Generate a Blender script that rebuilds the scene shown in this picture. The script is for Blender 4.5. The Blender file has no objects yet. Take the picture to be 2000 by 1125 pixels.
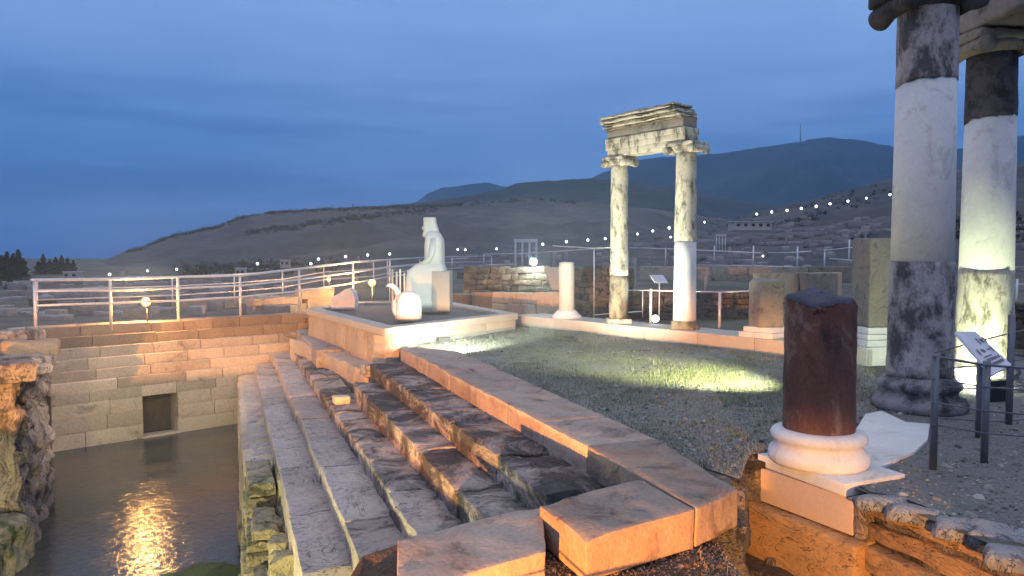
import bpy, math, random
import numpy as np
from mathutils import Vector, noise, geometry
from mathutils.bvhtree import BVHTree
random.seed(7)
S = bpy.context.scene
COL = S.collection
# ------------------------------------------------------------------ camera
CZ = 1.8; F = 1400.0; PITCH = math.radians(2.43)
cam = bpy.data.cameras.new('camera'); camo = bpy.data.objects.new('camera', cam); COL.objects.link(camo)
camo.location = (0, 0, CZ); camo.rotation_euler = (math.radians(90) - PITCH, 0, 0)
cam.sensor_width = 36; cam.lens = 36 * F / 2000; cam.clip_start = .05; cam.clip_end = 20000
S.camera = camo
S.view_settings.view_transform = 'Standard'; S.view_settings.look = 'None'
S.view_settings.exposure = .84; S.view_settings.gamma = 1
# ------------------------------------------------------------------ world
W = bpy.data.worlds.new('World'); S.world = W; W.use_nodes = True
nt = W.node_tree; nt.nodes.clear()
def N(nt, t, **k):
    n = nt.nodes.new(t)
    for a, b in k.items(): setattr(n, a, b)
    return n
def ramp(nt, fac, stops, interp='LINEAR'):
    r = N(nt, 'ShaderNodeValToRGB'); r.color_ramp.interpolation = interp
    el = r.color_ramp.elements
    while len(el) < len(stops): el.new(.5)
    for e, (p, c) in zip(el, stops):
        e.position = p; e.color = (*c, 1) if len(c) == 3 else c
    if fac is not None: nt.links.new(fac, r.inputs[0])
    return r
def mixc(nt, fac, a, b, bt='MIX'):
    m = N(nt, 'ShaderNodeMix', data_type='RGBA', blend_type=bt)
    for s, v in ((0, fac), (6, a), (7, b)):
        if isinstance(v, (int, float)): m.inputs[s].default_value = v
        elif isinstance(v, tuple): m.inputs[s].default_value = (*v, 1)
        else: nt.links.new(v, m.inputs[s])
    return m.outputs[2]
def math_(nt, op, a, b=0., clamp=False):
    m = N(nt, 'ShaderNodeMath', operation=op, use_clamp=clamp)
    for s, v in ((0, a), (1, b)):
        if isinstance(v, (int, float)): m.inputs[s].default_value = v
        else: nt.links.new(v, m.inputs[s])
    return m.outputs[0]
sky = N(nt, 'ShaderNodeTexSky', sky_type='NISHITA'); sky.sun_disc = False
SUN_EL, SUN_ROT = math.radians(4), math.radians(200)
sky.sun_elevation = SUN_EL; sky.sun_rotation = SUN_ROT
tc = N(nt, 'ShaderNodeTexCoord'); sep = N(nt, 'ShaderNodeSeparateXYZ'); nt.links.new(tc.outputs['Generated'], sep.inputs[0])
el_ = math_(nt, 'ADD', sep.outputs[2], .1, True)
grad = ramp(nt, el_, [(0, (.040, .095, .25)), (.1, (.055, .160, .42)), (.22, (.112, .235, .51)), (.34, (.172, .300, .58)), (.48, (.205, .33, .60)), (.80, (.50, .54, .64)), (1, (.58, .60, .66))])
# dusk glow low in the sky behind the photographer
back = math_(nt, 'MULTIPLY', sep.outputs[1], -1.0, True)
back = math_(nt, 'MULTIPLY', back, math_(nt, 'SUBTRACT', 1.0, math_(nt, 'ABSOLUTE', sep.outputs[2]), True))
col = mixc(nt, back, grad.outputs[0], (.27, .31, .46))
# darker and deeper blue towards the left
lft = math_(nt, 'MULTIPLY', math_(nt, 'MULTIPLY', sep.outputs[0], -1.0, True), math_(nt, 'SUBTRACT', .55, sep.outputs[2], True))
col = mixc(nt, lft, col, (.022, .13, .40))
# streaky overcast
mp = N(nt, 'ShaderNodeMapping'); nt.links.new(tc.outputs['Generated'], mp.inputs[0]); mp.inputs['Scale'].default_value = (1.6, 1.6, 17)
mp.inputs['Rotation'].default_value = (0, math.radians(-1.5), 0)
n1 = N(nt, 'ShaderNodeTexNoise'); n1.inputs['Scale'].default_value = 1.5; n1.inputs['Detail'].default_value = 6; n1.inputs['Roughness'].default_value = .5; nt.links.new(mp.outputs[0], n1.inputs[0])
cl = ramp(nt, n1.outputs[0], [(.42, (0, 0, 0)), (.58, (1, 1, 1))])
low = ramp(nt, el_, [(.1, (1, 1, 1)), (.27, (1, 1, 1)), (.36, (.22, .22, .22)), (1, (.1, .1, .1))])
cf = math_(nt, 'MULTIPLY', cl.outputs[0], low.outputs[0])
col = mixc(nt, math_(nt, 'MULTIPLY', cf, .8), col, mixc(nt, 1.0, col, (.62, .67, .76), 'MULTIPLY'))
mp2 = N(nt, 'ShaderNodeMapping'); nt.links.new(tc.outputs['Generated'], mp2.inputs[0]); mp2.inputs['Scale'].default_value = (2, 2, 5); mp2.inputs['Location'].default_value = (4, 1, 2)
n2 = N(nt, 'ShaderNodeTexNoise'); n2.inputs['Scale'].default_value = 1.3; n2.inputs['Detail'].default_value = 3; nt.links.new(mp2.outputs[0], n2.inputs[0])
soft = ramp(nt, n2.outputs[0], [(.35, (.90, .92, .95)), (.65, (1.12, 1.08, 1.04))])
col = mixc(nt, 1.0, col, soft.outputs[0], 'MULTIPLY')
nis = mixc(nt, 1.0, sky.outputs[0], (.06, .06, .06), 'MULTIPLY')
col = mixc(nt, .06, col, nis)
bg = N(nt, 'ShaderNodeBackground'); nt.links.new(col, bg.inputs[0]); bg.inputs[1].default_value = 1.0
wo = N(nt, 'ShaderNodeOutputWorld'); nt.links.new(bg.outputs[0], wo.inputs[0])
# ------------------------------------------------------------------ sun (already set: a faint soft afterglow)
sl = bpy.data.lights.new('sun', 'SUN'); sl.energy = .10; sl.angle = math.radians(25); sl.color = (1, .72, .70)
so = bpy.data.objects.new('sun', sl); COL.objects.link(so)
so.rotation_euler = (math.radians(72), 0, math.radians(-20))

# ------------------------------------------------------------------ pixel -> world
cp, sp_ = math.cos(PITCH), math.sin(PITCH)
def ray(px, py):
    x = (px - 1000) / F; y = (562.5 - py) / F
    return Vector((x, cp + y * sp_, -sp_ + y * cp))
def G(px, py, z=0.):
    d = ray(px, py); t = (z - CZ) / d.z
    return Vector((d.x * t, d.y * t, z))
def P(px, py, Y):
    d = ray(px, py); t = Y / d.y
    return Vector((d.x * t, Y, CZ + d.z * t))
A2 = Vector((-.365, .931)); R2 = Vector((.931, .365))
def TS(t, s): return A2 * t + R2 * s        # along the steps / across the steps
# ------------------------------------------------------------------ object helpers
def tag(o, label=None, cat=None, group=None, kind=None):
    if label: o['label'] = label
    if cat: o['category'] = cat
    if group: o['group'] = group
    if kind: o['kind'] = kind
    return o
def empty(name, loc, label, cat, group=None, rz=0):
    o = bpy.data.objects.new(name, None); COL.objects.link(o); o.location = loc; o.rotation_euler = (0, 0, rz)
    o.empty_display_size = .1
    return tag(o, label, cat, group)
def mesh(name, V, Fc, mat, parent=None, smooth=True, tint=None, loc=None):
    """vertices in world space when parent is given (parent offset removed), unless loc is given"""
    me = bpy.data.meshes.new(name)
    off = Vector(loc) if loc is not None else (parent_world(parent) if parent else Vector((0, 0, 0)))
    V = [(v[0] - off[0], v[1] - off[1], v[2] - off[2]) for v in V]
    me.from_pydata(V, [], Fc)
    if smooth: me.polygons.foreach_set('use_smooth', [True] * len(me.polygons))
    if tint is not None:
        a = me.attributes.new('tint', 'FLOAT', 'POINT'); a.data.foreach_set('value', tint)
    me.materials.append(mat); me.update()
    o = bpy.data.objects.new(name, me); COL.objects.link(o)
    if parent: o.parent = parent
    if loc is not None and not parent: o.location = loc
    return o
def parent_world(p):
    v = Vector((0, 0, 0))
    while p: v += p.location; p = p.parent
    return v
def fbm(p, octv=4, lac=2.1, g=.5):
    a = 1; s = 0
    q = Vector(p)
    for i in range(octv):
        s += a * noise.noise(q); q = q * lac + Vector((7.3, 1.7, 3.1)); a *= g
    return s
class MB:
    def __init__(s): s.V = []; s.F = []; s.T = []
    def add(s, V, Fc, t=0.):
        b = len(s.V); s.V += [tuple(v) for v in V]; s.F += [tuple(b + i for i in f) for f in Fc]; s.T += [t] * len(V)
    def rblock(s, quad, z0, z1, seg=.15, amp=.012, rnd=.02, tint=0., ns=2.5, zt=None, erode=0.):
        q = [Vector((p[0], p[1])) for p in quad]
        Lu = (q[1] - q[0]).length; Lv = (q[3] - q[0]).length; Lw = z1 - z0
        rnd = min(rnd, Lu * .3, Lv * .3, Lw * .3)
        def lat(L):
            n = max(1, int((L - 2 * rnd) / seg + .5)); r = rnd / L
            return [0, r * .35, r] + [r + (1 - 2 * r) * i / n for i in range(1, n)] + [1 - r, 1 - r * .35, 1]
        U, Vv, Wv = lat(Lu), lat(Lv), lat(Lw)
        nu, nv, nw = len(U), len(Vv), len(Wv); idx = {}; vs = []
        rv = Vector((random.random() * 50, random.random() * 50, random.random() * 50)) * 0
        def vid(i, j, k):
            key = (i, j, k)
            if key in idx: return idx[key]
            u, v, w = U[i], Vv[j], Wv[k]
            # rounded box in metric space
            p = [u * Lu, v * Lv, w * Lw]; L = [Lu, Lv, Lw]
            er = rnd
            c = [min(max(p[m], er), L[m] - er) for m in range(3)]
            d = [p[m] - c[m] for m in range(3)]; dl = math.sqrt(sum(x * x for x in d))
            if dl > er: p = [c[m] + d[m] / dl * er for m in range(3)]
            u, v, w = p[0] / Lu, p[1] / Lv, p[2] / Lw
            xy = q[0] * ((1 - u) * (1 - v)) + q[1] * (u * (1 - v)) + q[2] * (u * v) + q[3] * ((1 - u) * v)
            pt = Vector((xy.x, xy.y, z0 + w * Lw))
            if amp:
                n = noise.noise_vector(pt * ns) + noise.noise_vector(pt * ns * 2.7) * .5 + noise.noise_vector(pt * ns * 6.5) * .25
                pt = pt + n * amp
            if erode:
                e = fbm(pt * ns * .8 + Vector((9, 4, 2)), 4)
                edge = (abs(u - .5) * 2) ** 6 + (abs(v - .5) * 2) ** 6
                lay = math.floor((e + .3) * 5) / 5 * .6 + (e + .3) * .4
                pt.z -= max(0, lay - .15) * erode * (.25 + edge) * w
                c3 = (q[0] + q[1] + q[2] + q[3]) / 4
                k_ = max(0, fbm(pt * ns * 1.2, 3)) * erode * .8 * w
                pt.x += (c3.x - pt.x) * k_; pt.y += (c3.y - pt.y) * k_
            idx[key] = len(vs); vs.append(pt); return idx[key]
        fs = []
        for i in range(nu - 1):
            for j in range(nv - 1):
                fs.append((vid(i, j, 0), vid(i, j + 1, 0), vid(i + 1, j + 1, 0), vid(i + 1, j, 0)))
                fs.append((vid(i, j, nw - 1), vid(i + 1, j, nw - 1), vid(i + 1, j + 1, nw - 1), vid(i, j + 1, nw - 1)))
        for i in range(nu - 1):
            for k in range(nw - 1):
                fs.append((vid(i, 0, k), vid(i + 1, 0, k), vid(i + 1, 0, k + 1), vid(i, 0, k + 1)))
                fs.append((vid(i, nv - 1, k), vid(i, nv - 1, k + 1), vid(i + 1, nv - 1, k + 1), vid(i + 1, nv - 1, k)))
        for j in range(nv - 1):
            for k in range(nw - 1):
                fs.append((vid(0, j, k), vid(0, j, k + 1), vid(0, j + 1, k + 1), vid(0, j + 1, k)))
                fs.append((vid(nu - 1, j, k), vid(nu - 1, j + 1, k), vid(nu - 1, j + 1, k + 1), vid(nu - 1, j, k + 1)))
        s.add(vs, fs, tint); return s
    def box(s, c, sz, rz=0., tint=0.):
        x, y, z = [a / 2 for a in sz]; cr, sr = math.cos(rz), math.sin(rz)
        vs = []
        for dz in (-z, z):
            for dx, dy in ((-x, -y), (x, -y), (x, y), (-x, y)):
                vs.append((c[0] + dx * cr - dy * sr, c[1] + dx * sr + dy * cr, c[2] + dz))
        s.add(vs, [(3, 2, 1, 0), (4, 5, 6, 7), (0, 1, 5, 4), (1, 2, 6, 5), (2, 3, 7, 6), (3, 0, 4, 7)], tint); return s
    def tube(s, pts, r, n=8, tint=0.):
        pts = [Vector(p) for p in pts]; vs = []; m = len(pts)
        for i, p in enumerate(pts):
            d = (pts[min(i + 1, m - 1)] - pts[max(i - 1, 0)]).normalized()
            a = d.cross(Vector((0, 0, 1)))
            if a.length < .1: a = d.cross(Vector((1, 0, 0)))
            a.normalize(); b = d.cross(a)
            rr = r[i] if isinstance(r, (list, tuple)) else r
            for k in range(n):
                th = 2 * math.pi * k / n; vs.append(p + a * math.cos(th) * rr + b * math.sin(th) * rr)
        fs = [(i * n + k, i * n + (k + 1) % n, (i + 1) * n + (k + 1) % n, (i + 1) * n + k) for i in range(m - 1) for k in range(n)]
        fs.append(tuple(range(n))[::-1]); fs.append(tuple((m - 1) * n + k for k in range(n)))
        s.add(vs, fs, tint); return s
    def lathe(s, c, prof, n=40, amp=0., ns=3., tint=0., topfn=None, cap=True):
        vs = []; m = len(prof)
        for (r, z) in prof:
            for k in range(n):
                th = 2 * math.pi * k / n; p = Vector((c[0] + r * math.cos(th), c[1] + r * math.sin(th), c[2] + z))
                if amp:
                    q = noise.noise_vector(p * ns) + noise.noise_vector(p * ns * 2.6) * .5 + noise.noise_vector(p * ns * 6) * .3
                    p = p + Vector((q.x, q.y, q.z * .5)) * amp
                if topfn: p = topfn(p, r, th)
                vs.append(p)
        fs = [(i * n + k, i * n + (k + 1) % n, (i + 1) * n + (k + 1) % n, (i + 1) * n + k) for i in range(m - 1) for k in range(n)]
        if cap:
            fs.append(tuple(range(n))[::-1]); fs.append(tuple((m - 1) * n + k for k in range(n)))
        s.add(vs, fs, tint); return s
    def prism(s, poly, z0, z1, tint=0.):
        n = len(poly); vs = [(p[0], p[1], z0) for p in poly] + [(p[0], p[1], z1) for p in poly]
        s.add(vs, [tuple(range(n))[::-1], tuple(range(n, 2 * n))] + [(i, (i + 1) % n, n + (i + 1) % n, n + i) for i in range(n)], tint); return s
    def build(s, name, mat, parent=None, smooth=True, loc=None):
        return mesh(name, s.V, s.F, mat, parent, smooth, s.T, loc)
def bevel(o, w=.01, seg=2):
    m = o.modifiers.new('b', 'BEVEL'); m.width = w; m.segments = seg; m.limit_method = 'ANGLE'; m.angle_limit = math.radians(35)
    o.data.polygons.foreach_set('use_smooth', [False] * len(o.data.polygons)); return o
# ------------------------------------------------------------------ materials
def newmat(name):
    m = bpy.data.materials.new(name); m.use_nodes = True; t = m.node_tree; t.nodes.clear()
    b = N(t, 'ShaderNodeBsdfPrincipled'); o = N(t, 'ShaderNodeOutputMaterial'); t.links.new(b.outputs[0], o.inputs[0])
    return m, t, b
def tex(t, kind, vec, scale, detail=6, rough=.6, dist=0.):
    n = N(t, kind); t.links.new(vec, n.inputs['Vector']); n.inputs['Scale'].default_value = scale
    if kind == 'ShaderNodeTexNoise':
        n.inputs['Detail'].default_value = detail; n.inputs['Roughness'].default_value = rough; n.inputs['Distortion'].default_value = dist
    return n
def stone(name, c1, c2, dark=(.03, .028, .03), amt=.3, sc=2.5, bump=.5, rough=.88, stretch=(1, 1, 1), rust=None, rust_amt=.3, pits=.6, bdist=.02, moss=None, speck=.8, crack=.0, dist=.8):
    m, t, b = newmat(name)
    tcn = N(t, 'ShaderNodeTexCoord'); mpn = N(t, 'ShaderNodeMapping'); t.links.new(tcn.outputs['Object'], mpn.inputs[0]); mpn.inputs['Scale'].default_value = stretch
    v = mpn.outputs[0]
    a = tex(t, 'ShaderNodeTexNoise', v, sc, 8, .65, .6)
    r = ramp(t, a.outputs[0], [(.30, (0, 0, 0)), (.70, (1, 1, 1))])
    c = mixc(t, r.outputs[0], c1, c2)
    if rust:
        k = tex(t, 'ShaderNodeTexNoise', v, sc * .7, 6, .7, 1.0); kr = ramp(t, k.outputs[0], [(.62 - rust_amt * .4, (0, 0, 0)), (.80 - rust_amt * .4, (1, 1, 1))])
        c = mixc(t, kr.outputs[0], c, rust)
    d = tex(t, 'ShaderNodeTexNoise', v, sc * .9, 10, .72, dist)
    e0 = .72 - amt * .42
    dr = ramp(t, d.outputs[0], [(e0 - .05, (0, 0, 0)), (e0 + .07, (1, 1, 1))])
    c = mixc(t, math_(t, 'MULTIPLY', dr.outputs[0], .85), c, dark)
    if moss:
        k = tex(t, 'ShaderNodeTexNoise', v, sc * .55, 8, .7, .4); kr = ramp(t, k.outputs[0], [(.56, (0, 0, 0)), (.66, (1, 1, 1))])
        c = mixc(t, kr.outputs[0], c, moss)
    fine = tex(t, 'ShaderNodeTexNoise', v, sc * 12, 5, .7)
    fr = ramp(t, fine.outputs[0], [(.28, (1 - .3 * speck,) * 3), (.72, (1 + .2 * speck,) * 3)])
    c = mixc(t, 1.0, c, fr.outputs[0], 'MULTIPLY')
    ck = None
    if crack:
        k1 = tex(t, 'ShaderNodeTexNoise', v, sc * .8, 4, .75, 1.6)
        ck = ramp(t, math_(t, 'ABSOLUTE', math_(t, 'SUBTRACT', k1.outputs[0], .5)), [(0, (0, 0, 0)), (.0035 + .004 * crack, (1, 1, 1))])
        c = mixc(t, 1.0, c, mixc(t, ck.outputs[0], (.28, .25, .25), (1., 1., 1.)), 'MULTIPLY')
    at = N(t, 'ShaderNodeAttribute', attribute_name='tint')
    hs = N(t, 'ShaderNodeHueSaturation'); t.links.new(c, hs.inputs['Color'])
    t.links.new(math_(t, 'ADD', at.outputs['Fac'], 1.0), hs.inputs['Value'])
    t.links.new(hs.outputs[0], b.inputs['Base Color']); b.inputs['Roughness'].default_value = rough
    vo = tex(t, 'ShaderNodeTexVoronoi', v, sc * 7); vr = ramp(t, vo.outputs['Distance'], [(.05, (0, 0, 0)), (.35, (1, 1, 1))])
    h = math_(t, 'ADD', math_(t, 'MULTIPLY', vr.outputs[0], pits * .4), math_(t, 'ADD', math_(t, 'MULTIPLY', a.outputs[0], 1.0), math_(t, 'MULTIPLY', fine.outputs[0], .35)))
    h = math_(t, 'SUBTRACT', h, math_(t, 'MULTIPLY', dr.outputs[0], .25))
    if ck: h = math_(t, 'ADD', h, math_(t, 'MULTIPLY', ck.outputs[0], .5))
    bp = N(t, 'ShaderNodeBump'); bp.inputs['Strength'].default_value = bump; bp.inputs['Distance'].default_value = bdist
    t.links.new(h, bp.inputs['Height']); t.links.new(bp.outputs[0], b.inputs['Normal'])
    return m
def plain(name, c, rough=.5, metal=0., var=.12, sc=8):
    m, t, b = newmat(name)
    tcn = N(t, 'ShaderNodeTexCoord'); a = tex(t, 'ShaderNodeTexNoise', tcn.outputs['Object'], sc, 5)
    r = ramp(t, a.outputs[0], [(.3, tuple(x * (1 - var) for x in c)), (.7, tuple(min(1, x * (1 + var)) for x in c))])
    t.links.new(r.outputs[0], b.inputs['Base Color']); b.inputs['Roughness'].default_value = rough; b.inputs['Metallic'].default_value = metal
    return m
def emis(name, c, st):
    m, t, b = newmat(name)
    b.inputs['Base Color'].default_value = (*c, 1); b.inputs['Emission Color'].default_value = (*c, 1); b.inputs['Emission Strength'].default_value = st
    return m
M = {}
M['tread'] = stone('worn step stone', (.52, .44, .40), (.37, .32, .30), dark=(.020, .02, .024), amt=.50, sc=1.5, bump=.8, stretch=(1, 1, 1.6), rust=(.30, .17, .10), rust_amt=.1, bdist=.035, crack=1)
M['treadlow'] = stone('pale step stone', (.50, .42, .39), (.37, .32, .30), dark=(.04, .035, .04), amt=.22, sc=1.6, bump=.8, stretch=(1, 1, 1.6), bdist=.03, crack=1)
M['treadblk'] = stone('lichen blackened step stone', (.46, .39, .36), (.27, .235, .23), dark=(.018, .018, .026), amt=.60, sc=1.5, bump=.9, stretch=(1, 1, 1.5), rust=(.28, .17, .10), rust_amt=.1, bdist=.04, crack=1)
M['kerb'] = stone('smooth kerb stone', (.46, .37, .31), (.31, .225, .18), dark=(.12, .085, .075), amt=.30, sc=2.6, bump=.7, bdist=.014, pits=.6)
M['wallst'] = stone('tan ashlar', (.55, .45, .36), (.44, .35, .27), dark=(.15, .11, .09), amt=.22, sc=1.6, bump=.6, bdist=.02)
M['wallor'] = stone('brown ashlar', (.35, .25, .17), (.27, .18, .12), dark=(.10, .06, .045), amt=.2, sc=1.6, bump=.6)
M['concrete'] = stone('pale cement', (.50, .47, .42), (.44, .41, .37), dark=(.25, .22, .19), amt=.08, sc=2, bump=.2, bdist=.006, pits=.1, speck=.4)
M['cream'] = stone('new cream stone', (.58, .45, .38), (.54, .41, .345), dark=(.2, .14, .12), amt=.02, sc=2, bump=.25, bdist=.004, pits=.1, speck=.3)
M['marble'] = stone('white restoration marble', (.74, .74, .75), (.60, .60, .62), dark=(.38, .36, .35), amt=.26, sc=1.9, bump=.3, bdist=.006, pits=.2, speck=.3)
M['weath'] = stone('streaked weathered marble', (.50, .46, .46), (.31, .28, .30), dark=(.03, .028, .036), amt=.52, sc=3.2, bump=.8, stretch=(1, 1, .6), bdist=.02, dist=.2)
M['blackm'] = stone('blackened marble', (.10, .09, .10), (.05, .05, .06), dark=(.012, .012, .016), amt=.5, sc=3, bump=.7, bdist=.02, rust=(.30, .27, .26), rust_amt=.02, dist=.2)
M['basest'] = stone('stained base marble', (.34, .32, .34), (.16, .15, .17), dark=(.02, .02, .026), amt=.5, sc=3.5, bump=.8, dist=.2)
M['redgr'] = stone('red brown column stone', (.19, .085, .062), (.07, .038, .034), dark=(.022, .014, .014), amt=.32, sc=3.4, bump=.8, rust=(.36, .26, .22), rust_amt=.26, stretch=(1, 1, .55), bdist=.015)
M['archcol'] = stone('ancient cream marble', (.60, .57, .48), (.46, .43, .35), dark=(.07, .065, .05), amt=.42, sc=7, bump=.6, stretch=(1, 1, .4), bdist=.012, dist=.2)
M['archdk'] = stone('dark stained marble', (.30, .27, .20), (.18, .16, .12), dark=(.04, .04, .035), amt=.45, sc=5, bump=.7, stretch=(1, 1, .5), bdist=.015, dist=.2)
M['archgr'] = stone('dull entablature stone', (.30, .27, .23), (.20, .18, .16), dark=(.05, .045, .04), amt=.3, sc=4, bump=.7, bdist=.015)
M['rock'] = stone('rough travertine', (.36, .285, .25), (.22, .175, .165), dark=(.03, .026, .028), amt=.42, sc=2.6, bump=1., bdist=.05, stretch=(1, 1, .6), crack=1.5)
M['rockmoss'] = stone('mossy travertine', (.42, .36, .24), (.27, .23, .16), dark=(.03, .035, .02), amt=.35, sc=3, bump=1., bdist=.04, moss=(.07, .10, .025), crack=1)
M['rubble'] = stone('rubble masonry', (.26, .21, .17), (.17, .14, .12), dark=(.03, .028, .028), amt=.38, sc=4.5, bump=1., bdist=.05, pits=2.2, stretch=(1, 1, 2), crack=2)
M['orock'] = stone('ochre bedrock', (.48, .285, .13), (.40, .235, .13), dark=(.07, .045, .035), amt=.25, sc=2.0, bump=.8, stretch=(1, 1, 2.6), bdist=.03, rust=(.33, .25, .22), rust_amt=.15, crack=1)
M['ledge'] = stone('blue grey slab rock', (.36, .36, .38), (.22, .22, .24), dark=(.035, .035, .04), amt=.36, sc=2.8, bump=1., bdist=.04, crack=1)
M['rail'] = plain('galvanised rail', (.62, .62, .66), .42, .35, .06)
M['dkpost'] = plain('grey steel post', (.16, .17, .20), .5, .5, .1)
M['black'] = plain('black housing', (.02, .02, .022), .45, .2)
M['statue'] = plain('white statue stone', (.74, .74, .70), .8, 0, .05, 3)
M['panel'] = plain('sign face', (.55, .55, .62), .35, 0, .05, 3)
M['ink'] = plain('sign print', (.12, .10, .14), .6)
M['trunk'] = plain('bark', (.07, .05, .04), .9)
M['foli'] = plain('dark needles', (.022, .035, .022), .9, 0, .5, 3)
M['shrub'] = plain('scrub foliage', (.04, .05, .028), .9, 0, .4, .5)
M['warm'] = emis('warm lamp lens', (1, .62, .22), 30)
M['cool'] = emis('cool lamp lens', (.85, 1, .92), 30)
def lensmat(name, c0, c1, s0, s1):
    m, t, b = newmat(name); b.inputs['Base Color'].default_value = (.01, .01, .01, 1); b.inputs['Roughness'].default_value = 1; b.inputs['Specular IOR Level'].default_value = 0; tcn = N(t, 'ShaderNodeTexCoord')
    sub = N(t, 'ShaderNodeVectorMath', operation='DISTANCE'); fl = N(t, 'ShaderNodeVectorMath', operation='MULTIPLY'); fl.inputs[1].default_value = (1, 0, 1); t.links.new(tcn.outputs['Generated'], fl.inputs[0]); t.links.new(fl.outputs[0], sub.inputs[0]); sub.inputs[1].default_value = (.5, 0, .5)
    r = ramp(t, sub.outputs['Value'], [(.16, c0), (.34, c1), (.52, tuple(x * .6 for x in c1))]); t.links.new(r.outputs[0], b.inputs['Emission Color'])
    q = ramp(t, sub.outputs['Value'], [(.14, (1, 1, 1)), (.42, (s1 / s0,) * 3)]); t.links.new(math_(t, 'MULTIPLY', q.outputs[0], s0), b.inputs['Emission Strength']); return m
M['warm'] = lensmat('warm lamp lens', (1, .85, .55), (1, .50, .12), 9, 1.1)
M['cool'] = lensmat('cool lamp lens', (1, 1, 1), (.75, 1, .85), 9, 1.2)
M['globe'] = emis('white lamp globe', (.80, .90, 1), 3.2)
def groundmat(name, cols, sc, bump=.6, bd=.03, fine=60):
    m, t, b = newmat(name); tcn = N(t, 'ShaderNodeTexCoord'); v = tcn.outputs['Object']
    a = tex(t, 'ShaderNodeTexNoise', v, sc, 9, .68, .4); n = len(cols)
    r = ramp(t, a.outputs[0], [(.32 + .36 * i / (n - 1), c) for i, c in enumerate(cols)])
    f = tex(t, 'ShaderNodeTexNoise', v, fine, 4, .7); fr = ramp(t, f.outputs[0], [(.3, (.55, .55, .55)), (.72, (1.4, 1.4, 1.4))])
    c = mixc(t, 1.0, r.outputs[0], fr.outputs[0], 'MULTIPLY'); t.links.new(c, b.inputs['Base Color']); b.inputs['Roughness'].default_value = .95
    vo = tex(t, 'ShaderNodeTexVoronoi', v, fine * .6)
    h = math_(t, 'ADD', a.outputs[0], math_(t, 'ADD', math_(t, 'MULTIPLY', f.outputs[0], .5), math_(t, 'MULTIPLY', vo.outputs[0], .35)))
    bp = N(t, 'ShaderNodeBump'); bp.inputs['Strength'].default_value = bump; bp.inputs['Distance'].default_value = bd
    t.links.new(h, bp.inputs['Height']); t.links.new(bp.outputs[0], b.inputs['Normal']); return m
M['field'] = groundmat('field ground', [(.035, .05, .028), (.07, .075, .05), (.14, .125, .11), (.055, .07, .04)], .12, .5, .1, 4)
M['hill'] = groundmat('dry hill grass', [(.052, .054, .062), (.088, .080, .082), (.042, .046, .054), (.068, .066, .070)], .008, .6, 3, .06)
M['forest'] = groundmat('forested slope', [(.008, .016, .014), (.014, .022, .018), (.022, .028, .022)], .004, .8, 8, .05)
M['mount'] = groundmat('mountain slope', [(.008, .015, .014), (.016, .024, .022), (.035, .042, .038)], .0016, .8, 20, .012)
M['soil'] = groundmat('lawn soil', [(.17, .17, .16), (.28, .27, .25), (.19, .19, .165)], 1.1, .9, .04, 45)
M['gravel'] = groundmat('path gravel', [(.12, .125, .13), (.20, .20, .205), (.15, .15, .15)], 1.3, 1., .04, 38)
M['dirt'] = groundmat('dark dirt', [(.07, .045, .035), (.13, .085, .06), (.05, .035, .03)], 3, 1., .05, 50)

# ------------------------------------------------------------------ layout numbers
ZK = .1                                         # kerb top
TOPS = [.1, -.15, -.39, -.68, -.89, -1.12, -1.35]
SS = [2.97, 2.38, 1.96, 1.52, 1.03, .567, .245]
ZW = -2.66                                      # water
WL = Vector((-7.5, 19.0)); WB = Vector((.743, .669)); WN = Vector((-.669, .743))    # far wall line, its direction, away from camera
ST0 = Vector((.16, 18.9)); STD = Vector((.63, -.777))                                 # stylobate inner edge
hole = [TS(4.9, 3.15), TS(13.2, 3.15), Vector((-2.2, 14.0)), Vector((-5.2, 19.6)), WL + WB * 2.6 + WN * 1.2, WL + WB * -4.4 + WN * 1.2, Vector((-12.2, 15.5)), Vector((-9.2, 12.0)), Vector((-8.0, 8)), Vector((-8, -2)), Vector((-1.2, -2)), Vector((-.7, 4.75))]
dirtp = [Vector(p) for p in ((-.9, -3), (-.9, 4.9), (.2, 5.3), (1.0, 5.6), (1.6, 5.35), (2.15, 6.55), (2.62, 5.75), (2.95, 4.6), (3.15, 4.1), (4.6, 1), (4.6, -3))]
def inpoly(p, poly):
    c = False; n = len(poly)
    for i in range(n):
        a, b = poly[i], poly[(i + 1) % n]
        if (a[1] > p[1]) != (b[1] > p[1]) and p[0] < (b[0] - a[0]) * (p[1] - a[1]) / (b[1] - a[1]) + a[0]: c = not c
    return c
def sstep(a, b, x):
    t = min(1, max(0, (x - a) / (b - a))); return t * t * (3 - 2 * t)
def gz(x, y):
    z = -.28 * sstep(20.5, 26, y)
    d = math.hypot(x, y)
    if d > 24: z += .5 * noise.noise(Vector((x / 30, y / 30, 3))) * sstep(24, 70, d) - .004 * min(d - 24, 300)
    if x < -11: z -= .25 * sstep(-11, -14, x)
    return z
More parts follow.
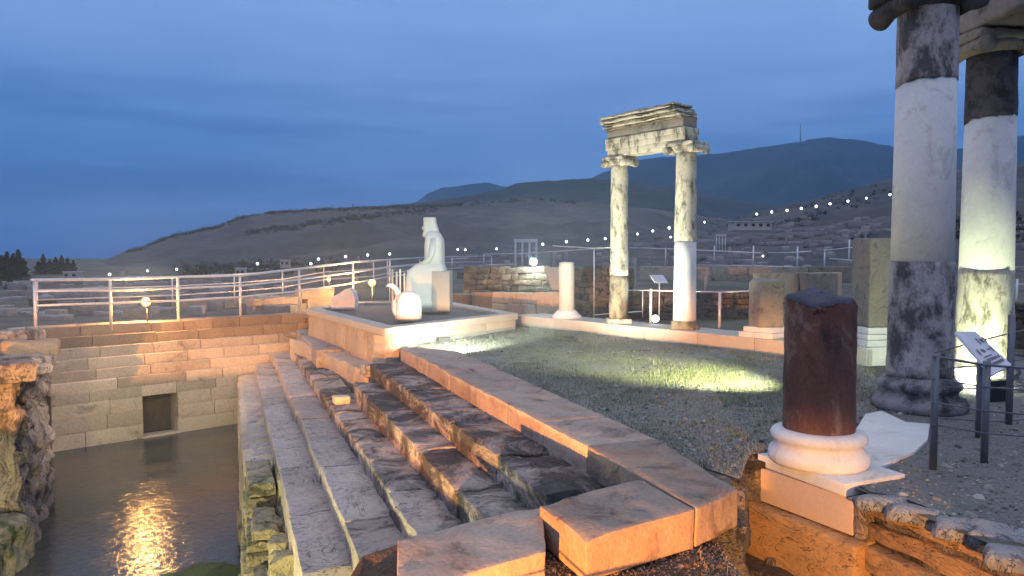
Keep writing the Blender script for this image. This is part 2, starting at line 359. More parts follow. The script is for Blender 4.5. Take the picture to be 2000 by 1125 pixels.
def ground():
    pts = [Vector((0, 0))]; r = .6
    while r < 5300:
        n = 110
        for k in range(n):
            th = 2 * math.pi * (k + random.random() * .2) / n; pts.append(Vector((r * math.cos(th), r * math.sin(th))))
        r *= 1.08
    edges = []
    # the dirt patch beside the pit shares an edge region with it: merge both outlines as separate constraint loops
    for poly in (hole, dirtp):
        b = len(pts); pts += [Vector(p) for p in poly]; edges += [(b + i, b + (i + 1) % len(poly)) for i in range(len(poly))]
    vs, es, fs, _, _, _ = geometry.delaunay_2d_cdt(pts, edges, [], 0, 1e-5)
    F_ = []
    for f in fs:
        c = sum((vs[i] for i in f), Vector((0, 0))) / len(f)
        if not inpoly(c, hole) and not inpoly(c, dirtp): F_.append(tuple(f))
    V = [(v.x, v.y, gz(v.x, v.y)) for v in vs]
    o = mesh('ground', V, F_, M['field']); tag(o, kind='structure'); return V, F_
gV, gF = ground()
terr = MB(); terr.add(gV, gF)
# ------------------------------------------------------------------ hills
def interp(pts, x):
    if x <= pts[0][0]: return pts[0][1]
    for (a, b), (c, d) in zip(pts, pts[1:]):
        if x <= c:
            t = (x - a) / (c - a); t = t * t * (3 - 2 * t) * .5 + t * .5; return b + (d - b) * t
    return pts[-1][1]
def ridge(name, pts, Y0, Y1, mat, zb=-2, rough=.02, nf=4., pw=1.3, step=6, rows=30, x0=None, x1=None, jag=1.2):
    V = []; Fc = []
    x0 = pts[0][0] if x0 is None else x0; x1 = pts[-1][0] if x1 is None else x1
    xs = np.arange(x0, x1 + step, step); rb = 6
    for x in xs:
        y = interp(pts, x) + jag * fbm((x * .03, Y1, 0), 4)
        zc = P(x, y, Y1).z
        for j in range(rows + rb):
            if j < rows:
                u = j / (rows - 1); Y = Y0 + (Y1 - Y0) * u
                z = zb + (zc - zb) * u ** pw
            else:
                u = (j - rows + 1) / rb; Y = Y1 + (Y1 - Y0) * u * .8; z = zc + (zb - zc) * u ** 1.4
            X = (x - 1000) / F * Y
            w = min(1, u * 3) * (1 - min(1, max(0, (u - .75) * 4))) if j < rows else 0
            z += (zc - zb) * rough * 4 * fbm((X / Y1 * nf, Y / Y1 * nf, 1.7), 5) * w
            V.append((X, Y, z))
    m = rows + rb
    for i in range(len(xs) - 1):
        for j in range(m - 1):
            Fc.append((i * m + j, (i + 1) * m + j, (i + 1) * m + j + 1, i * m + j + 1))
    o = mesh(name, V, Fc, mat); tag(o, kind='structure'); return V, Fc
h1 = ridge('hill', [(60, 540), (130, 526), (190, 512), (260, 487), (350, 457), (420, 443), (480, 421), (560, 411), (700, 405), (850, 401), (960, 392), (1050, 389), (1130, 394), (1250, 406), (1400, 425), (1520, 450), (1650, 500)], 160, 620, M['hill'], zb=-3, rough=.05, nf=9, pw=1.5)
h5 = ridge('hill', [(1330, 500), (1400, 445), (1480, 412), (1560, 395), (1640, 374), (1750, 347), (1880, 331), (2000, 316), (2200, 290), (2700, 250)], 75, 430, M['hill'], zb=-2, rough=.03, nf=9, pw=1.25)
ridge('hill', [(420, 470), (560, 415), (640, 408), (740, 402), (820, 396), (900, 384), (960, 374), (1010, 359), (1060, 353), (1150, 349), (1210, 352), (1300, 362), (1400, 385), (1500, 400), (1600, 405)], 700, 1500, M['forest'], zb=-5, rough=.04, nf=9, jag=2.2)
ridge('mountain', [(1060, 420), (1120, 365), (1180, 336), (1230, 314), (1300, 306), (1390, 301), (1430, 296), (1480, 288), (1560, 276), (1600, 269), (1660, 272), (1720, 282), (1750, 290), (1800, 296), (1870, 290), (1930, 275), (2000, 263), (2200, 250), (2700, 300)], 1600, 3300, M['mount'], zb=-5, rough=.06, nf=8, jag=2.5)
ridge('mountain', [(760, 430), (815, 393), (840, 376), (870, 365), (950, 357), (985, 363), (1050, 385), (1150, 430)], 3400, 4400, M['mount'], zb=-5, rough=.03, nf=8, jag=1.5)
terr.add(*h1); terr.add(*h5)
bvh = BVHTree.FromPolygons([Vector(v) for v in terr.V], terr.F)
def hit(px, py):
    d = ray(px, py).normalized(); r = bvh.ray_cast(Vector((0, 0, CZ)) + d * 22, d, 3000)
    return r[0]
# ------------------------------------------------------------------ pool water
wp = [TS(2, 1.8), TS(22, 1.8), WL + WB * 3 + WN * 2.6, WL - WB * 6 + WN * 2.6, Vector((-14, 10)), Vector((-10, 1))]
m, t, b = newmat('pool water'); M['water'] = m
b.inputs['Base Color'].default_value = (.055, .058, .056, 1); b.inputs['Roughness'].default_value = .16; b.inputs['IOR'].default_value = 1.33; b.inputs['Specular IOR Level'].default_value = .8
tcn = N(t, 'ShaderNodeTexCoord'); a = tex(t, 'ShaderNodeTexNoise', tcn.outputs['Object'], 9, 4, .6, .5); a2 = tex(t, 'ShaderNodeTexNoise', tcn.outputs['Object'], 1.2, 3)
bp = N(t, 'ShaderNodeBump'); bp.inputs['Strength'].default_value = .3; bp.inputs['Distance'].default_value = .03
t.links.new(math_(t, 'ADD', a.outputs[0], a2.outputs[0]), bp.inputs['Height']); t.links.new(bp.outputs[0], b.inputs['Normal'])
rr = ramp(t, a2.outputs[0], [(.4, (.05, .05, .05)), (.6, (.20, .20, .20))]); t.links.new(rr.outputs[0], b.inputs['Roughness'])
tag(mesh('water', [(p[0], p[1], ZW) for p in wp], [tuple(range(len(wp)))], M['water']), kind='structure')

# ------------------------------------------------------------------ stepped seating beside the pool
def course(t0, t1, s0, s1, z0, z1, lo, hi, **k):
    b = MB(); t_ = t0
    while t_ < t1 - .05:
        L = random.uniform(lo, hi)
        if t1 - t_ - L < lo * .6: L = t1 - t_
        j = random.uniform(-.012, .012); ds = random.uniform(-.015, .015)
        q = [TS(t_ + .008, s0 + ds), TS(t_ + L - .008, s0 + ds), TS(t_ + L - .008, s1), TS(t_ + .008, s1)]
        q = [q[0], q[3], q[2], q[1]]
        b.rblock(q, z0, z1 + j, tint=random.uniform(-.22, .18), **k); t_ += L
    return b
steps = empty('stone_steps', (*TS(9, 1.5), -1.2), 'long flight of weathered stone steps going down to the dark pool', 'steps')
ends0 = [4.95, 5.35, 5.15, 4.6, 5.4, 6.8, 11.6]; ends1 = [13.5, 13.3, 21.2, 22.3, 22.3, 21.7, 21.2]
for i in range(1, 7):
    mt = {1: 'treadblk', 2: 'treadblk', 3: 'tread', 4: 'treadlow', 5: 'treadlow', 6: 'treadlow'}[i]
    zb = TOPS[i] - .42
    if i in (5, 6): zb = TOPS[i] - .6
    t0, t1 = ends0[i], ends1[i]
    if i == 2: t1 = 12.6
    if i == 3: t1 = 22.0
    b = course(t0, min(t1, 13), SS[i], SS[i - 1] + .12, zb, TOPS[i], 1.0, 2.2, seg=.055, amp=.010 if i < 4 else .007, rnd=.010, ns=3.6, erode=.055 if i < 4 else .03)
    if t1 > 13: 
        b2 = course(13, t1, SS[i], SS[i - 1] + .12, zb, TOPS[i], 1.2, 2.4, seg=.2, amp=.016, rnd=.015, ns=2.6, erode=.05)
        b.add(b2.V, b2.F); b.T[-len(b2.V):] = b2.T
    b.build('step', M[mt], steps)
# far stretch of the second step beside the raised platform
b = course(16.6, 21.8, SS[2] - .2, SS[1] + .1, -.8, TOPS[2] + .1, 1.2, 2.2, seg=.25, amp=.02, rnd=.03, erode=.04); b.build('step', M['treadlow'], steps)
# small block lying on a step
b = MB(); c0 = G(655, 790, -.68); u = Vector((.24, .09)); v = Vector((-.1, .2)); o0 = Vector((c0.x, c0.y))
b.rblock([o0, o0 + u, o0 + u + v, o0 + v], -.70, -.56, seg=.06, amp=.015, rnd=.02, tint=.25)
c0 = G(714, 735, -.39); o0 = Vector((c0.x, c0.y)); u, v = u * 1.7, v * 1.7
tag(b.build('loose_stone', M['wallst'], loc=tuple(c0)), 'small squared stone lying loose on the middle of the steps', 'stone')
b = MB(); b.rblock([o0, o0 + u, o0 + u + v, o0 + v], -.42, -.2, seg=.06, amp=.02, rnd=.03, tint=.0)
tag(b.build('loose_stone', M['tread'], loc=tuple(c0)), 'squared stone against the foot of the platform corner', 'stone')
# retaining wall under the lowest step, down into the water
rw = empty('retaining_wall', (*TS(12, .1), ZW), 'rough stone retaining wall standing in the pool under the lowest step', 'wall')
b = MB(); z = TOPS[6] - .35
b = course(10.6, 21.3, .1, .75, ZW - .2, ZW + .5, .8, 1.6, seg=.14, amp=.03, rnd=.03, erode=.02)
for zz in (.5,): 
    b2 = course(11.2, 21.3, .13, .75, ZW + zz, TOPS[6] - .02, .8, 1.6, seg=.14, amp=.025, rnd=.03); n0 = len(b.V); b.add(b2.V, b2.F); b.T[n0:] = b2.T
b.build('wall_face', M['wallst'], rw)
b = MB()
t_ = 4.8
while t_ < 11.6:
    wt = random.uniform(.5, 1.2); zl = ZW - .2
    htop = -1.5 - .5 * sstep(10.5, 7.5, t_) + random.uniform(-.12, .18)
    while zl < htop:
        hh = random.uniform(.13, .27); s0_ = .05 + .10 * (zl - ZW) + random.uniform(-.03, .06) + .10 * sstep(10, 6, t_)
        for (sa, sb) in ((s0_, s0_ + random.uniform(.28, .4)), (s0_ + .38, .92)):
            o1 = random.uniform(-.06, .06); q = [TS(t_ + o1, sa), TS(t_ + o1, sb), TS(t_ + wt + o1, sb + random.uniform(-.04, .04)), TS(t_ + wt + o1, sa + random.uniform(-.04, .04))]
            b.rblock(q, zl, zl + hh * random.uniform(.85, 1.05), seg=.06, amp=.02, rnd=.010, ns=5, tint=random.uniform(-.2, .3), erode=.06)
        zl += hh
    t_ += wt
for k_ in range(9):
    ta = random.uniform(5.2, 11.2); q = [TS(ta, .35), TS(ta, .62), TS(ta + random.uniform(.1, .3), .66), TS(ta + random.uniform(.1, .3), .38)]
    b.rblock(q, ZW, -1.5 + random.uniform(-.1, .12), seg=.07, amp=.04, rnd=.015, ns=5, tint=.2, erode=.1)
b.build('broken_core', M['rockmoss'], rw)
# moss bank at the water edge
b = MB(); g = G(440, 1120, ZW); 
b.lathe((g.x - .1, g.y - .7, ZW - .1), [(1.0, 0), (.9, .1), (.6, .26), (.3, .34), (.05, .36)], 40, amp=.12, ns=2.5)
tag(b.build('mossy_rock', stone('wet moss', (.06, .09, .03), (.10, .12, .05), amt=.3, sc=5, bump=1), loc=(g.x, g.y, ZW)), 'low mossy green rock at the pool edge in front of the steps', 'rock')

# ------------------------------------------------------------------ kerb
kerb = empty('kerb', (*TS(9, 3.2), 0), 'long smooth stone kerb between the lawn and the steps, lit orange on its face', 'kerb')
# back edge from the photograph
kb0, kb1 = G(905, 690, .1), G(1440, 927, .1)
def kback(t):
    p0 = Vector((kb0.x, kb0.y)); p1 = Vector((kb1.x, kb1.y)); d = (p1 - p0); 
    # intersect the cross line at t
    ta, tb = p0.dot(A2), p1.dot(A2); f = (t - ta) / (tb - ta); p = p0 + d * f; return max(3.3, min(3.95, p.dot(R2)))
cuts = [13.4, 12.5, 11.4, 10.1, 8.8, 7.75, 6.7, 5.72]
for i in range(len(cuts) - 1):
    ta, tb = cuts[i + 1], cuts[i]; b = MB()
    b.rblock([TS(ta + .004, 2.97), TS(ta + .004, kback(ta)), TS(tb - .004, kback(tb)), TS(tb - .004, 2.97)], -.42, .1 - (.02 if i == 0 else 0) + random.uniform(-.004, .004), seg=.08, amp=.005 + (.010 if i < 3 else 0), rnd=.008, erode=.012, ns=3, tint=random.uniform(-.14, .14))
    b.build('kerb_block', M['kerb'], kerb)
def poly4(pts, z): return [Vector((G(x, y, z).x, G(x, y, z).y)) for x, y in pts]
b = MB(); q = poly4([(1213, 912), (1263, 941), (1358, 993), (1441, 957)], .1); q2 = poly4([(1213, 911), (1310, 872)], .1)
cn = MB(); Q = [Vector((G(1360, 993, .1).x, G(1360, 993, .1).y)), Vector((G(1442, 956, .1).x, G(1442, 956, .1).y)), Vector((TS(5.71, kback(5.71)))), Vector(TS(5.71, 2.97))]
b.rblock(Q, -.17, .102, seg=.06, amp=.006, rnd=.009, tint=-.3, erode=.018, ns=3); b.build('kerb_block', M['kerb'], kerb)
blkA = MB(); q = poly4([(1145, 1053), (1356, 994), (1250, 934), (1054, 985)], .1)
blkA.rblock(q, -.17, .098, seg=.05, amp=.006, rnd=.009, tint=-.2, erode=.018, ns=3)
tag(blkA.build('stone_block', M['kerb'], loc=(q[0].x, q[0].y, -.17)), 'large squared orange-lit block at the near end of the kerb, closest to the camera', 'stone block')
q = [G(1066, 1075, .02), G(1060, 985, .02), G(776, 1052, .02), G(776, 1165, .02)]; q = [Vector((p.x, p.y)) for p in (q[3], q[0], q[1], q[2])]
b = MB(); b.rblock(q, -.45, .02, seg=.06, amp=.006, rnd=.009, tint=.05, erode=.018, ns=3)
tag(b.build('stone_block', M['kerb'], loc=(q[0].x, q[0].y, -.4)), 'flat squared block lying half in shadow left of the largest orange block', 'stone block')
q = [G(735, 1180, -.25), G(800, 1180, -.25), G(800, 1070, -.25), G(745, 1078, -.25)]; q = [Vector((p.x, p.y)) for p in q]
b = MB(); b.rblock(q, -.6, -.25, seg=.05, amp=.03, rnd=.05, tint=.05, erode=.08)
tag(b.build('loose_stone', M['treadlow'], loc=(q[0].x, q[0].y, -.5)), 'rounded broken stone wedged at the left end of the flat block', 'stone')
# sloping bed carrying the steps (hidden core) so nothing is hollow from the side
b = MB(); 
for i in range(1, 6):
    b.prism([TS(ends0[i] + .1, SS[i] + .1), TS(ends0[i] + .1, SS[i - 1] + .3), TS(12.8, SS[i - 1] + .3), TS(12.8, SS[i] + .1)], ZW - .3, TOPS[i] - .1)
b.prism([TS(5.1, 3.0), TS(5.1, 3.6), TS(13.3, 3.6), TS(13.3, 3.0)], ZW, -.38)
b.build('stair_core', M['rubble'], steps, smooth=False)

# ------------------------------------------------------------------ far wall of the pool
pw = empty('pool_wall', (WL.x, WL.y, ZW), 'tall ashlar wall of tan courses with a dark square doorway at the far end of the pool', 'wall')
def wq(a, b_, d0, d1): return [WL + WB * a + WN * d0, WL + WB * b_ + WN * d0, WL + WB * b_ + WN * d1, WL + WB * a + WN * d1]
def walong(px):      # distance along the wall line of an image column
    k = (px - 1000) / F; return (k * WL.y - WL.x) / (WB.x - k * WB.y)
ztop = [.12, -.13, -.38, -.63, -.88, -1.12]
rows_ = []
for i in range(6):
    setb = .95 - i * .19
    z1 = ztop[i]; z0 = ztop[i] - .25 if i < 5 else -1.36
    b = MB(); a = -4.15 if i > 1 else -4.35; end = 3.5 - i * .2
    if i == 0: end = 2.9
    while a < end:
        L = random.uniform(.7, 1.8); L = min(L, end - a) if end - a - L > .3 else end - a
        b.rblock(wq(a + .006, a + L - .006, setb, setb + .6), z0 - .02, z1 + random.uniform(-.012, .012), seg=.3, amp=.012, rnd=.018, tint=random.uniform(-.25, .22)); a += L
    b.build('wall_course', M['wallor'] if i < 2 else M['wallst'], pw)
d0, d1 = walong(273), walong(342)      # doorway
dtop, dbot = P(300, 773, (WL + WB * walong(305)).y).z, ZW + .06
zr = [-1.36, -1.62, -1.95, -2.3, -2.95]
for i in range(4):
    b = MB(); z1, z0 = zr[i], zr[i + 1]
    spans = [(-4.1, 1.1)] if i == 0 else [(-4.1, d0), (d1, 1.1)]
    for (a, e) in spans:
        while a < e - .02:
            L = random.uniform(.5, 1.7); L = L if e - a - L > .35 else e - a
            b.rblock(wq(a + .004, a + L - .004, random.uniform(-.015, .01), .6), z0, z1, seg=.25, amp=.014, rnd=.012, tint=random.uniform(-.2, .2)); a += L
    b.build('wall_course', M['wallst'], pw)
b = MB(); b.prism(wq(-4.1, 1.2, .59, 2.5), ZW - .2, -1.36); b.F = b.F
# doorway recess: back, lintel, sides
dk = stone('dark doorway stone', (.10, .075, .055), (.06, .045, .035), amt=.3, sc=4, bump=.6)
b = MB(); b.prism(wq(d0 - .1, d1 + .1, .62, .9), ZW - .2, -1.3); b.build('doorway_infill', dk, pw, smooth=False)
b = MB(); b.prism(wq(-4.3, d0 - .1, .5, 1.1), ZW - .2, -1.45); b.prism(wq(d1 + .1, 3, .5, 1.1), ZW - .2, -1.45); b.prism(wq(d0 - .1, d1 + .1, .9, 1.1), ZW - .2, -1.45); b.prism(wq(-4.4, 3.2, 1.11, 1.7), ZW - .2, -.3)
b.build('wall_core', M['rubble'], pw, smooth=False)
b = MB(); b.rblock(wq(d0 - .05, d1 + .05, -.05, .3), ZW - .2, ZW + .05, seg=.2, amp=.02, rnd=.02); b.build('door_sill', M['wallst'], pw)
# capping slab of the ground behind the wall
b = MB(); b.rblock([WL + WB * -4.6 + WN * 1.45, WL + WB * 3.3 + WN * 1.45, WL + WB * 3.3 + WN * 2.4, WL + WB * -4.6 + WN * 2.4], -.3, .06, seg=.35, amp=.02, rnd=.03); b.build('coping', M['wallst'], pw)

# ------------------------------------------------------------------ rock face at the left
rk = MB()
rk.rblock([Vector((-14, 10.5)), Vector((-7.35, 10.6)), Vector((-8.45, 13.0)), Vector((-14, 13.5))], ZW - .3, .02, seg=.065, amp=.15, rnd=.06, ns=1.9, tint=.05, erode=.22)
rk.rblock([Vector((-14, 12.8)), Vector((-9.0, 12.6)), Vector((-11.0, 16.8)), Vector((-15, 16.8))], ZW - .3, -.05, seg=.12, amp=.12, rnd=.05, ns=1.9, erode=.1)
tag(rk.build('rock_outcrop', M['rock'], loc=(-9, 12, ZW)), 'craggy natural rock face rising from the pool at the left edge', 'rock')
b = MB(); 
b.rblock([Vector((-10, 8.2)), Vector((-6.75, 8.6)), Vector((-7.15, 10.7)), Vector((-10, 10.7))], ZW - .3, -2.0, seg=.08, amp=.10, rnd=.1, ns=1.6, erode=.1)
tag(b.build('rock_ledge', M['rockmoss'], loc=(-7, 9, ZW)), 'low yellow-green lit ledge at the foot of the left rock face', 'rock')
def rough_stone(px, py, z, w, d, h, rz, mat, tint=0., amp=.05, zb=0.):
    g = G(px, py, z) ; c = Vector((g.x, g.y)); u = Vector((math.cos(rz), math.sin(rz))); v = Vector((-u.y, u.x))
    b = MB(); b.rblock([c - u * w / 2 - v * d / 2, c + u * w / 2 - v * d / 2, c + u * w / 2 + v * d / 2, c - u * w / 2 + v * d / 2], z - .05 + zb, z + h, seg=max(.05, h / 4), amp=amp, rnd=.05, ns=2.2, tint=tint, erode=.1)
    return b.build('loose_stone', M[mat], loc=tuple(g))
for i, (px, py, w, d, h, rz, mt, lb) in enumerate([
    (15, 665, 1.3, .6, .22, .3, 'ledge', 'long pale flat stone lying on the far left edge of the rock face'),
    (60, 690, .9, .5, .24, .5, 'wallor', 'reddish squared stone beside the foot of the end rail post'),
    (30, 715, 1.0, .7, .18, .2, 'rock', 'broad grey slab on top of the left rock face behind its edge'),
    (5, 740, .8, .5, .25, .9, 'rock', 'broken grey boulder at the left frame edge above the rock face'),
    (60, 728, .5, .4, .15, 1.2, 'rock', 'small grey boulder near the right corner of the rock top')]):
    tag(rough_stone(px, py, 0, w, d, h, rz, mt), lb, 'stone', 'loose stones on the rock face')

# ------------------------------------------------------------------ raised platform with the statue
zc = .42
pc = [G(598, 603, zc), G(750, 642, zc), G(1012, 612, zc), G(885, 590, zc), G(700, 589, zc)]
pc = [Vector((p.x, p.y)) for p in pc]
plat = empty('platform', (pc[1].x, pc[1].y, -.45), 'raised stone-walled platform with a pale capping that carries the seated statue', 'platform')
def inset(poly, d):
    out = []; n = len(poly)
    for i in range(n):
        a, b_, c = poly[i - 1], poly[i], poly[(i + 1) % n]
        e1 = (b_ - a).normalized(); e2 = (c - b_).normalized(); n1 = Vector((-e1.y, e1.x)); n2 = Vector((-e2.y, e2.x))
        k = (n1 + n2); k = k / max(.25, k.dot(n1)); out.append(b_ + k * d)
    return out
pin = inset(pc, .38); pwl = inset(pc, .05)
def ringseg(a, b_, c, d, z0, z1, **k): 
    m_ = MB(); m_.rblock([a, b_, c, d], z0, z1, **k); return m_
n = len(pc)
for i in range(n):
    j = (i + 1) % n
    ringseg(pc[i], pc[j], pin[j], pin[i], zc - .15, zc, seg=.25, amp=.004, rnd=.012).build('capping', M['concrete'], plat)
# walls under the capping
for i in (0, 1):
    a, e = pwl[i], pwl[i + 1]; L = (e - a).length; d = (e - a) / L; nrm = Vector((-d.y, d.x))
    mm = MB()
    if i == 0:
        mm = MB(); zb = -.75
        t_ = 0
        while t_ < L:
            w = random.uniform(.35, .7); w = w if L - t_ - w > .25 else L - t_
            mm.rblock([a + d * t_, a + d * (t_ + w - .005), a + d * (t_ + w - .005) + nrm * .3, a + d * t_ + nrm * .3], zb, zc - .152, seg=.12, amp=.018, rnd=.012, tint=random.uniform(-.12, .12), ns=3); t_ += w
        mm.build('side_wall', M['wallst'], plat)
    else:
        for k in range(2):
            t_ = 0; z0_, z1_ = (-.1, .09) if k == 0 else (.09, zc - .152)
            while t_ < L:
                w = random.uniform(.8, 1.5); w = w if L - t_ - w > .4 else L - t_
                mm.rblock([a + d * t_, a + d * (t_ + w - .004), a + d * (t_ + w - .004) + nrm * .3, a + d * t_ + nrm * .3], z0_, z1_, seg=.15, amp=.008, rnd=.008, tint=random.uniform(-.1, .1)); t_ += w
        mm.build('side_wall', M['concrete'], plat)
b = MB(); b.prism(inset(pc, .3), -.8, zc - .07); b.build('gravel_bed', groundmat('grey gravel bed', [(.10, .10, .10), (.17, .17, .17), (.12, .12, .12)], 3, .8, .03, 50), plat, smooth=False)
# rough bedding below the left wall
b = MB(); b.rblock([pwl[0] - Vector((.45, .2)), pwl[1] - Vector((.35, .35)), pwl[1] + Vector((.2, .1)), pwl[0] + Vector((.3, .1))], -1.1, -.36, seg=.15, amp=.05, rnd=.05, erode=.08); b.build('footing', M['wallst'], plat)

# seated figure, profile facing left, built from rounded cross-sections
def loft(secs, n=20, pw_=2.6):
    """secs: (z, cx, cy, rx, ry) superellipse sections"""
    b = MB(); vs = []
    for (z, cx, cy, rx, ry) in secs:
        for k in range(n):
            th = 2 * math.pi * k / n; c, s_ = math.cos(th), math.sin(th)
            vs.append((cx + rx * math.copysign(abs(c) ** (2 / pw_), c), cy + ry * math.copysign(abs(s_) ** (2 / pw_), s_), z))
    m_ = len(secs); fs = [(i * n + k, i * n + (k + 1) % n, (i + 1) * n + (k + 1) % n, (i + 1) * n + k) for i in range(m_ - 1) for k in range(n)]
    fs += [tuple(range(n))[::-1], tuple((m_ - 1) * n + k for k in range(n))]
    b.add(vs, fs); return b
YS = 18.6; u1 = YS / F                                  # metres per photo pixel there
base = P(838, 606, YS); zs = lambda py: P(838, py, YS).z; xs_ = lambda px: (px - 1000) / F * YS
st = empty('seated_statue', (base.x, YS, base.z), 'white stone statue of a bearded seated figure with a tall flat headdress, facing left', 'statue')
b = loft([(zs(606), xs_(836), YS, 44 * u1, .36), (zs(590), xs_(835), YS, 44 * u1, .36), (zs(560), xs_(836), YS, 42 * u1, .36), (zs(540), xs_(836), YS, 41 * u1, .42), (zs(527), xs_(836), YS, 36 * u1, .40), (zs(516), xs_(841), YS, 27 * u1, .36), (zs(511), xs_(846), YS, 17 * u1, .28)], 28, 5); b.build('draped_legs', M['statue'], st)
b = MB(); b.box((xs_(864), YS + .02, (zs(529) + zs(606)) / 2), (34 * u1, .92, zs(529) - zs(606))); bevel(b.build('throne', M['concrete'], st, False), .01)
b = loft([(zs(530), xs_(850), YS, 18 * u1, .34), (zs(505), xs_(849), YS, 18.5 * u1, .38), (zs(480), xs_(849), YS, 18.5 * u1, .40), (zs(468), xs_(849), YS, 17.5 * u1, .40), (zs(460), xs_(848), YS, 15 * u1, .33), (zs(452), xs_(846), YS, 11 * u1, .2)], 32, 3.4)
for i_, v_ in enumerate(b.V):
    k_ = noise.noise(Vector((v_[1] * 14, v_[0] * 14, v_[2] * 1.2))) * .02; b.V[i_] = (v_[0] + k_, v_[1] + k_, v_[2])
b.build('torso', M['statue'], st)
b = MB(); b.tube([(xs_(850), YS - .34, zs(468)), (xs_(847), YS - .40, zs(495)), (xs_(842), YS - .40, zs(508)), (xs_(822), YS - .30, zs(517))], [.09, .085, .07, .05], 12); b.build('arm', M['statue'], st); b = MB(); b.tube([(xs_(850), YS + .30, zs(468)), (xs_(847), YS + .36, zs(495)), (xs_(838), YS + .36, zs(510)), (xs_(812), YS + .3, zs(520))], [.09, .085, .07, .05], 12); b.build('arm', M['statue'], st)
hd = loft([(zs(464), xs_(843), YS, 14 * u1, .17), (zs(458), xs_(843.5), YS, 15.5 * u1, .2), (zs(448), xs_(842.5), YS, 14.5 * u1, .18), (zs(438), xs_(841), YS, 13 * u1, .16), (zs(426), xs_(839.5), YS, 11 * u1, .14)], 24, 3.4); h = hd.build('head', M['statue'], st)
b = loft([(zs(449), xs_(827), YS, 1.5 * u1, .02), (zs(445), xs_(827), YS, 3 * u1, .03), (zs(440), xs_(829), YS, 1.5 * u1, .02)], 10, 2); b.build('nose', M['statue'], h)
b = loft([(zs(464), xs_(830), YS, 2 * u1, .04), (zs(459), xs_(829), YS, 4 * u1, .09), (zs(453), xs_(831), YS, 4 * u1, .08)], 12, 2); b.build('beard', M['statue'], h)
b = loft([(zs(431), xs_(840), YS, 12.6 * u1, .16), (zs(425), xs_(840), YS, 12 * u1, .15)], 24, 3.4); b.build('headdress', M['statue'], h)
for dx in (-.09, .09):
    pass
b = MB()
for i in range(6):
    x = 768 + i * 7.5; b.box((xs_(x), YS - .12 + .05 * (i % 2), (zs(606) + zs(528 - (3 if i < 3 else 0) + (i % 2) * 5)) / 2), (3.4 * u1, .22, zs(526 + (i % 2) * 5) - zs(606)), rz=.15)
tag(bevel(b.build('slab_cluster', M['statue'], None, False, loc=(xs_(787), YS, base.z)), .01), 'cluster of thin upright white slabs standing left of the seated statue', 'slabs')
# coiled serpent
YC = 15.9; uc = YC / F; zq = lambda py: P(795, py, YC).z; xq = lambda px: (px - 1000) / F * YC
sv = empty('coiled_serpent', (xq(797), YC, zq(624)), 'rounded white stone serpent with a raised curved neck in front of the statue', 'statue')
loft([(zq(616), xq(798), YC, 25 * uc, .26), (zq(605), xq(798), YC, 25 * uc, .28), (zq(590), xq(799), YC, 24 * uc, .27), (zq(578), xq(798), YC, 21 * uc, .23), (zq(571), xq(798), YC, 14 * uc, .16), (zq(568.5), xq(798), YC, 5 * uc, .06)], 28, 2.6).build('coil', M['statue'], sv)
loft([(zq(625), xq(798), YC, 25 * uc, .27), (zq(615), xq(798), YC, 24.5 * uc, .27)], 24, 3).build('pedestal', M['concrete'], sv)
b = MB(); b.tube([(xq(780), YC - .05, zq(618)), (xq(774), YC - .05, zq(606)), (xq(774), YC, zq(590)), (xq(776), YC, zq(575)), (xq(773), YC, zq(564)), (xq(766), YC, zq(558)), (xq(759), YC, zq(557)), (xq(753), YC, zq(559))], [.10, .095, .075, .065, .06, .058, .045, .012], 14); b.build('neck', M['statue'], sv)
# fragment with a curved right edge at the left of the platform
g = G(672, 601, zc); b = MB(); Yf = g.y; xf = lambda px: (px - 1000) / F * Yf; zf = lambda py: P(672, py, Yf).z
prof = [(650, 603), (695, 603), (697, 585), (693, 570), (686, 562), (676, 565), (664, 573), (651, 580)]
vs = [(xf(x), Yf - .22, zf(y)) for x, y in prof] + [(xf(x), Yf + .22, zf(y)) for x, y in prof]; k = len(prof)
b.add(vs, [tuple(range(k)), tuple(range(k, 2 * k))[::-1]] + [((i + 1) % k, i, k + i, k + (i + 1) % k) for i in range(k)])
tag(bevel(b.build('marble_fragment', M['marble'], None, False, loc=tuple(g)), .02, 3), 'pale carved marble fragment with a sloping top at the left corner of the platform', 'fragment')

# ------------------------------------------------------------------ stylobate under the far columns
def stpt(px, off=0.):       # point on the stylobate line seen at image column px
    k = (px - 1000) / F; t_ = (k * ST0.y - ST0.x) / (STD.x - k * STD.y); q = ST0 + STD * t_; return q + Vector((.777, .63)) * off, t_
ZS = .28
sty = empty('stylobate', (ST0.x, ST0.y, 0), 'long low pale stone sill along the far side of the lawn carrying the column row', 'sill')
tt = [-.1, 1.4, 2.9, 4.3, 5.7, 7.0, 8.2, 9.15]
for i in range(len(tt) - 1):
    a, e = ST0 + STD * (tt[i] + .004), ST0 + STD * (tt[i + 1] - .004); w = Vector((.777, .63)) * .95
    b = MB(); b.rblock([a, e, e + w, a + w], -.15, ZS + random.uniform(-.003, .003), seg=.2, amp=.006, rnd=.012, tint=random.uniform(-.08, .08)); b.build('sill_block', M['concrete'], sty)

def shaft_profile(r0, r1, z0, z1, seg=.12):
    n = max(2, int((z1 - z0) / seg)); return [(r0 + (r1 - r0) * i / n, z0 + (z1 - z0) * i / n) for i in range(n + 1)]
def col_at(px, off=.42):
    q, t_ = stpt(px); 
    for _ in range(3):
        k = (px - 1000) / F; base_ = ST0 + Vector((.777, .63)) * off; t_ = (k * base_.y - base_.x) / (STD.x - k * STD.y); q = base_ + STD * t_
    return q
def zat(px, py, Y): return P(px, py, Y).z
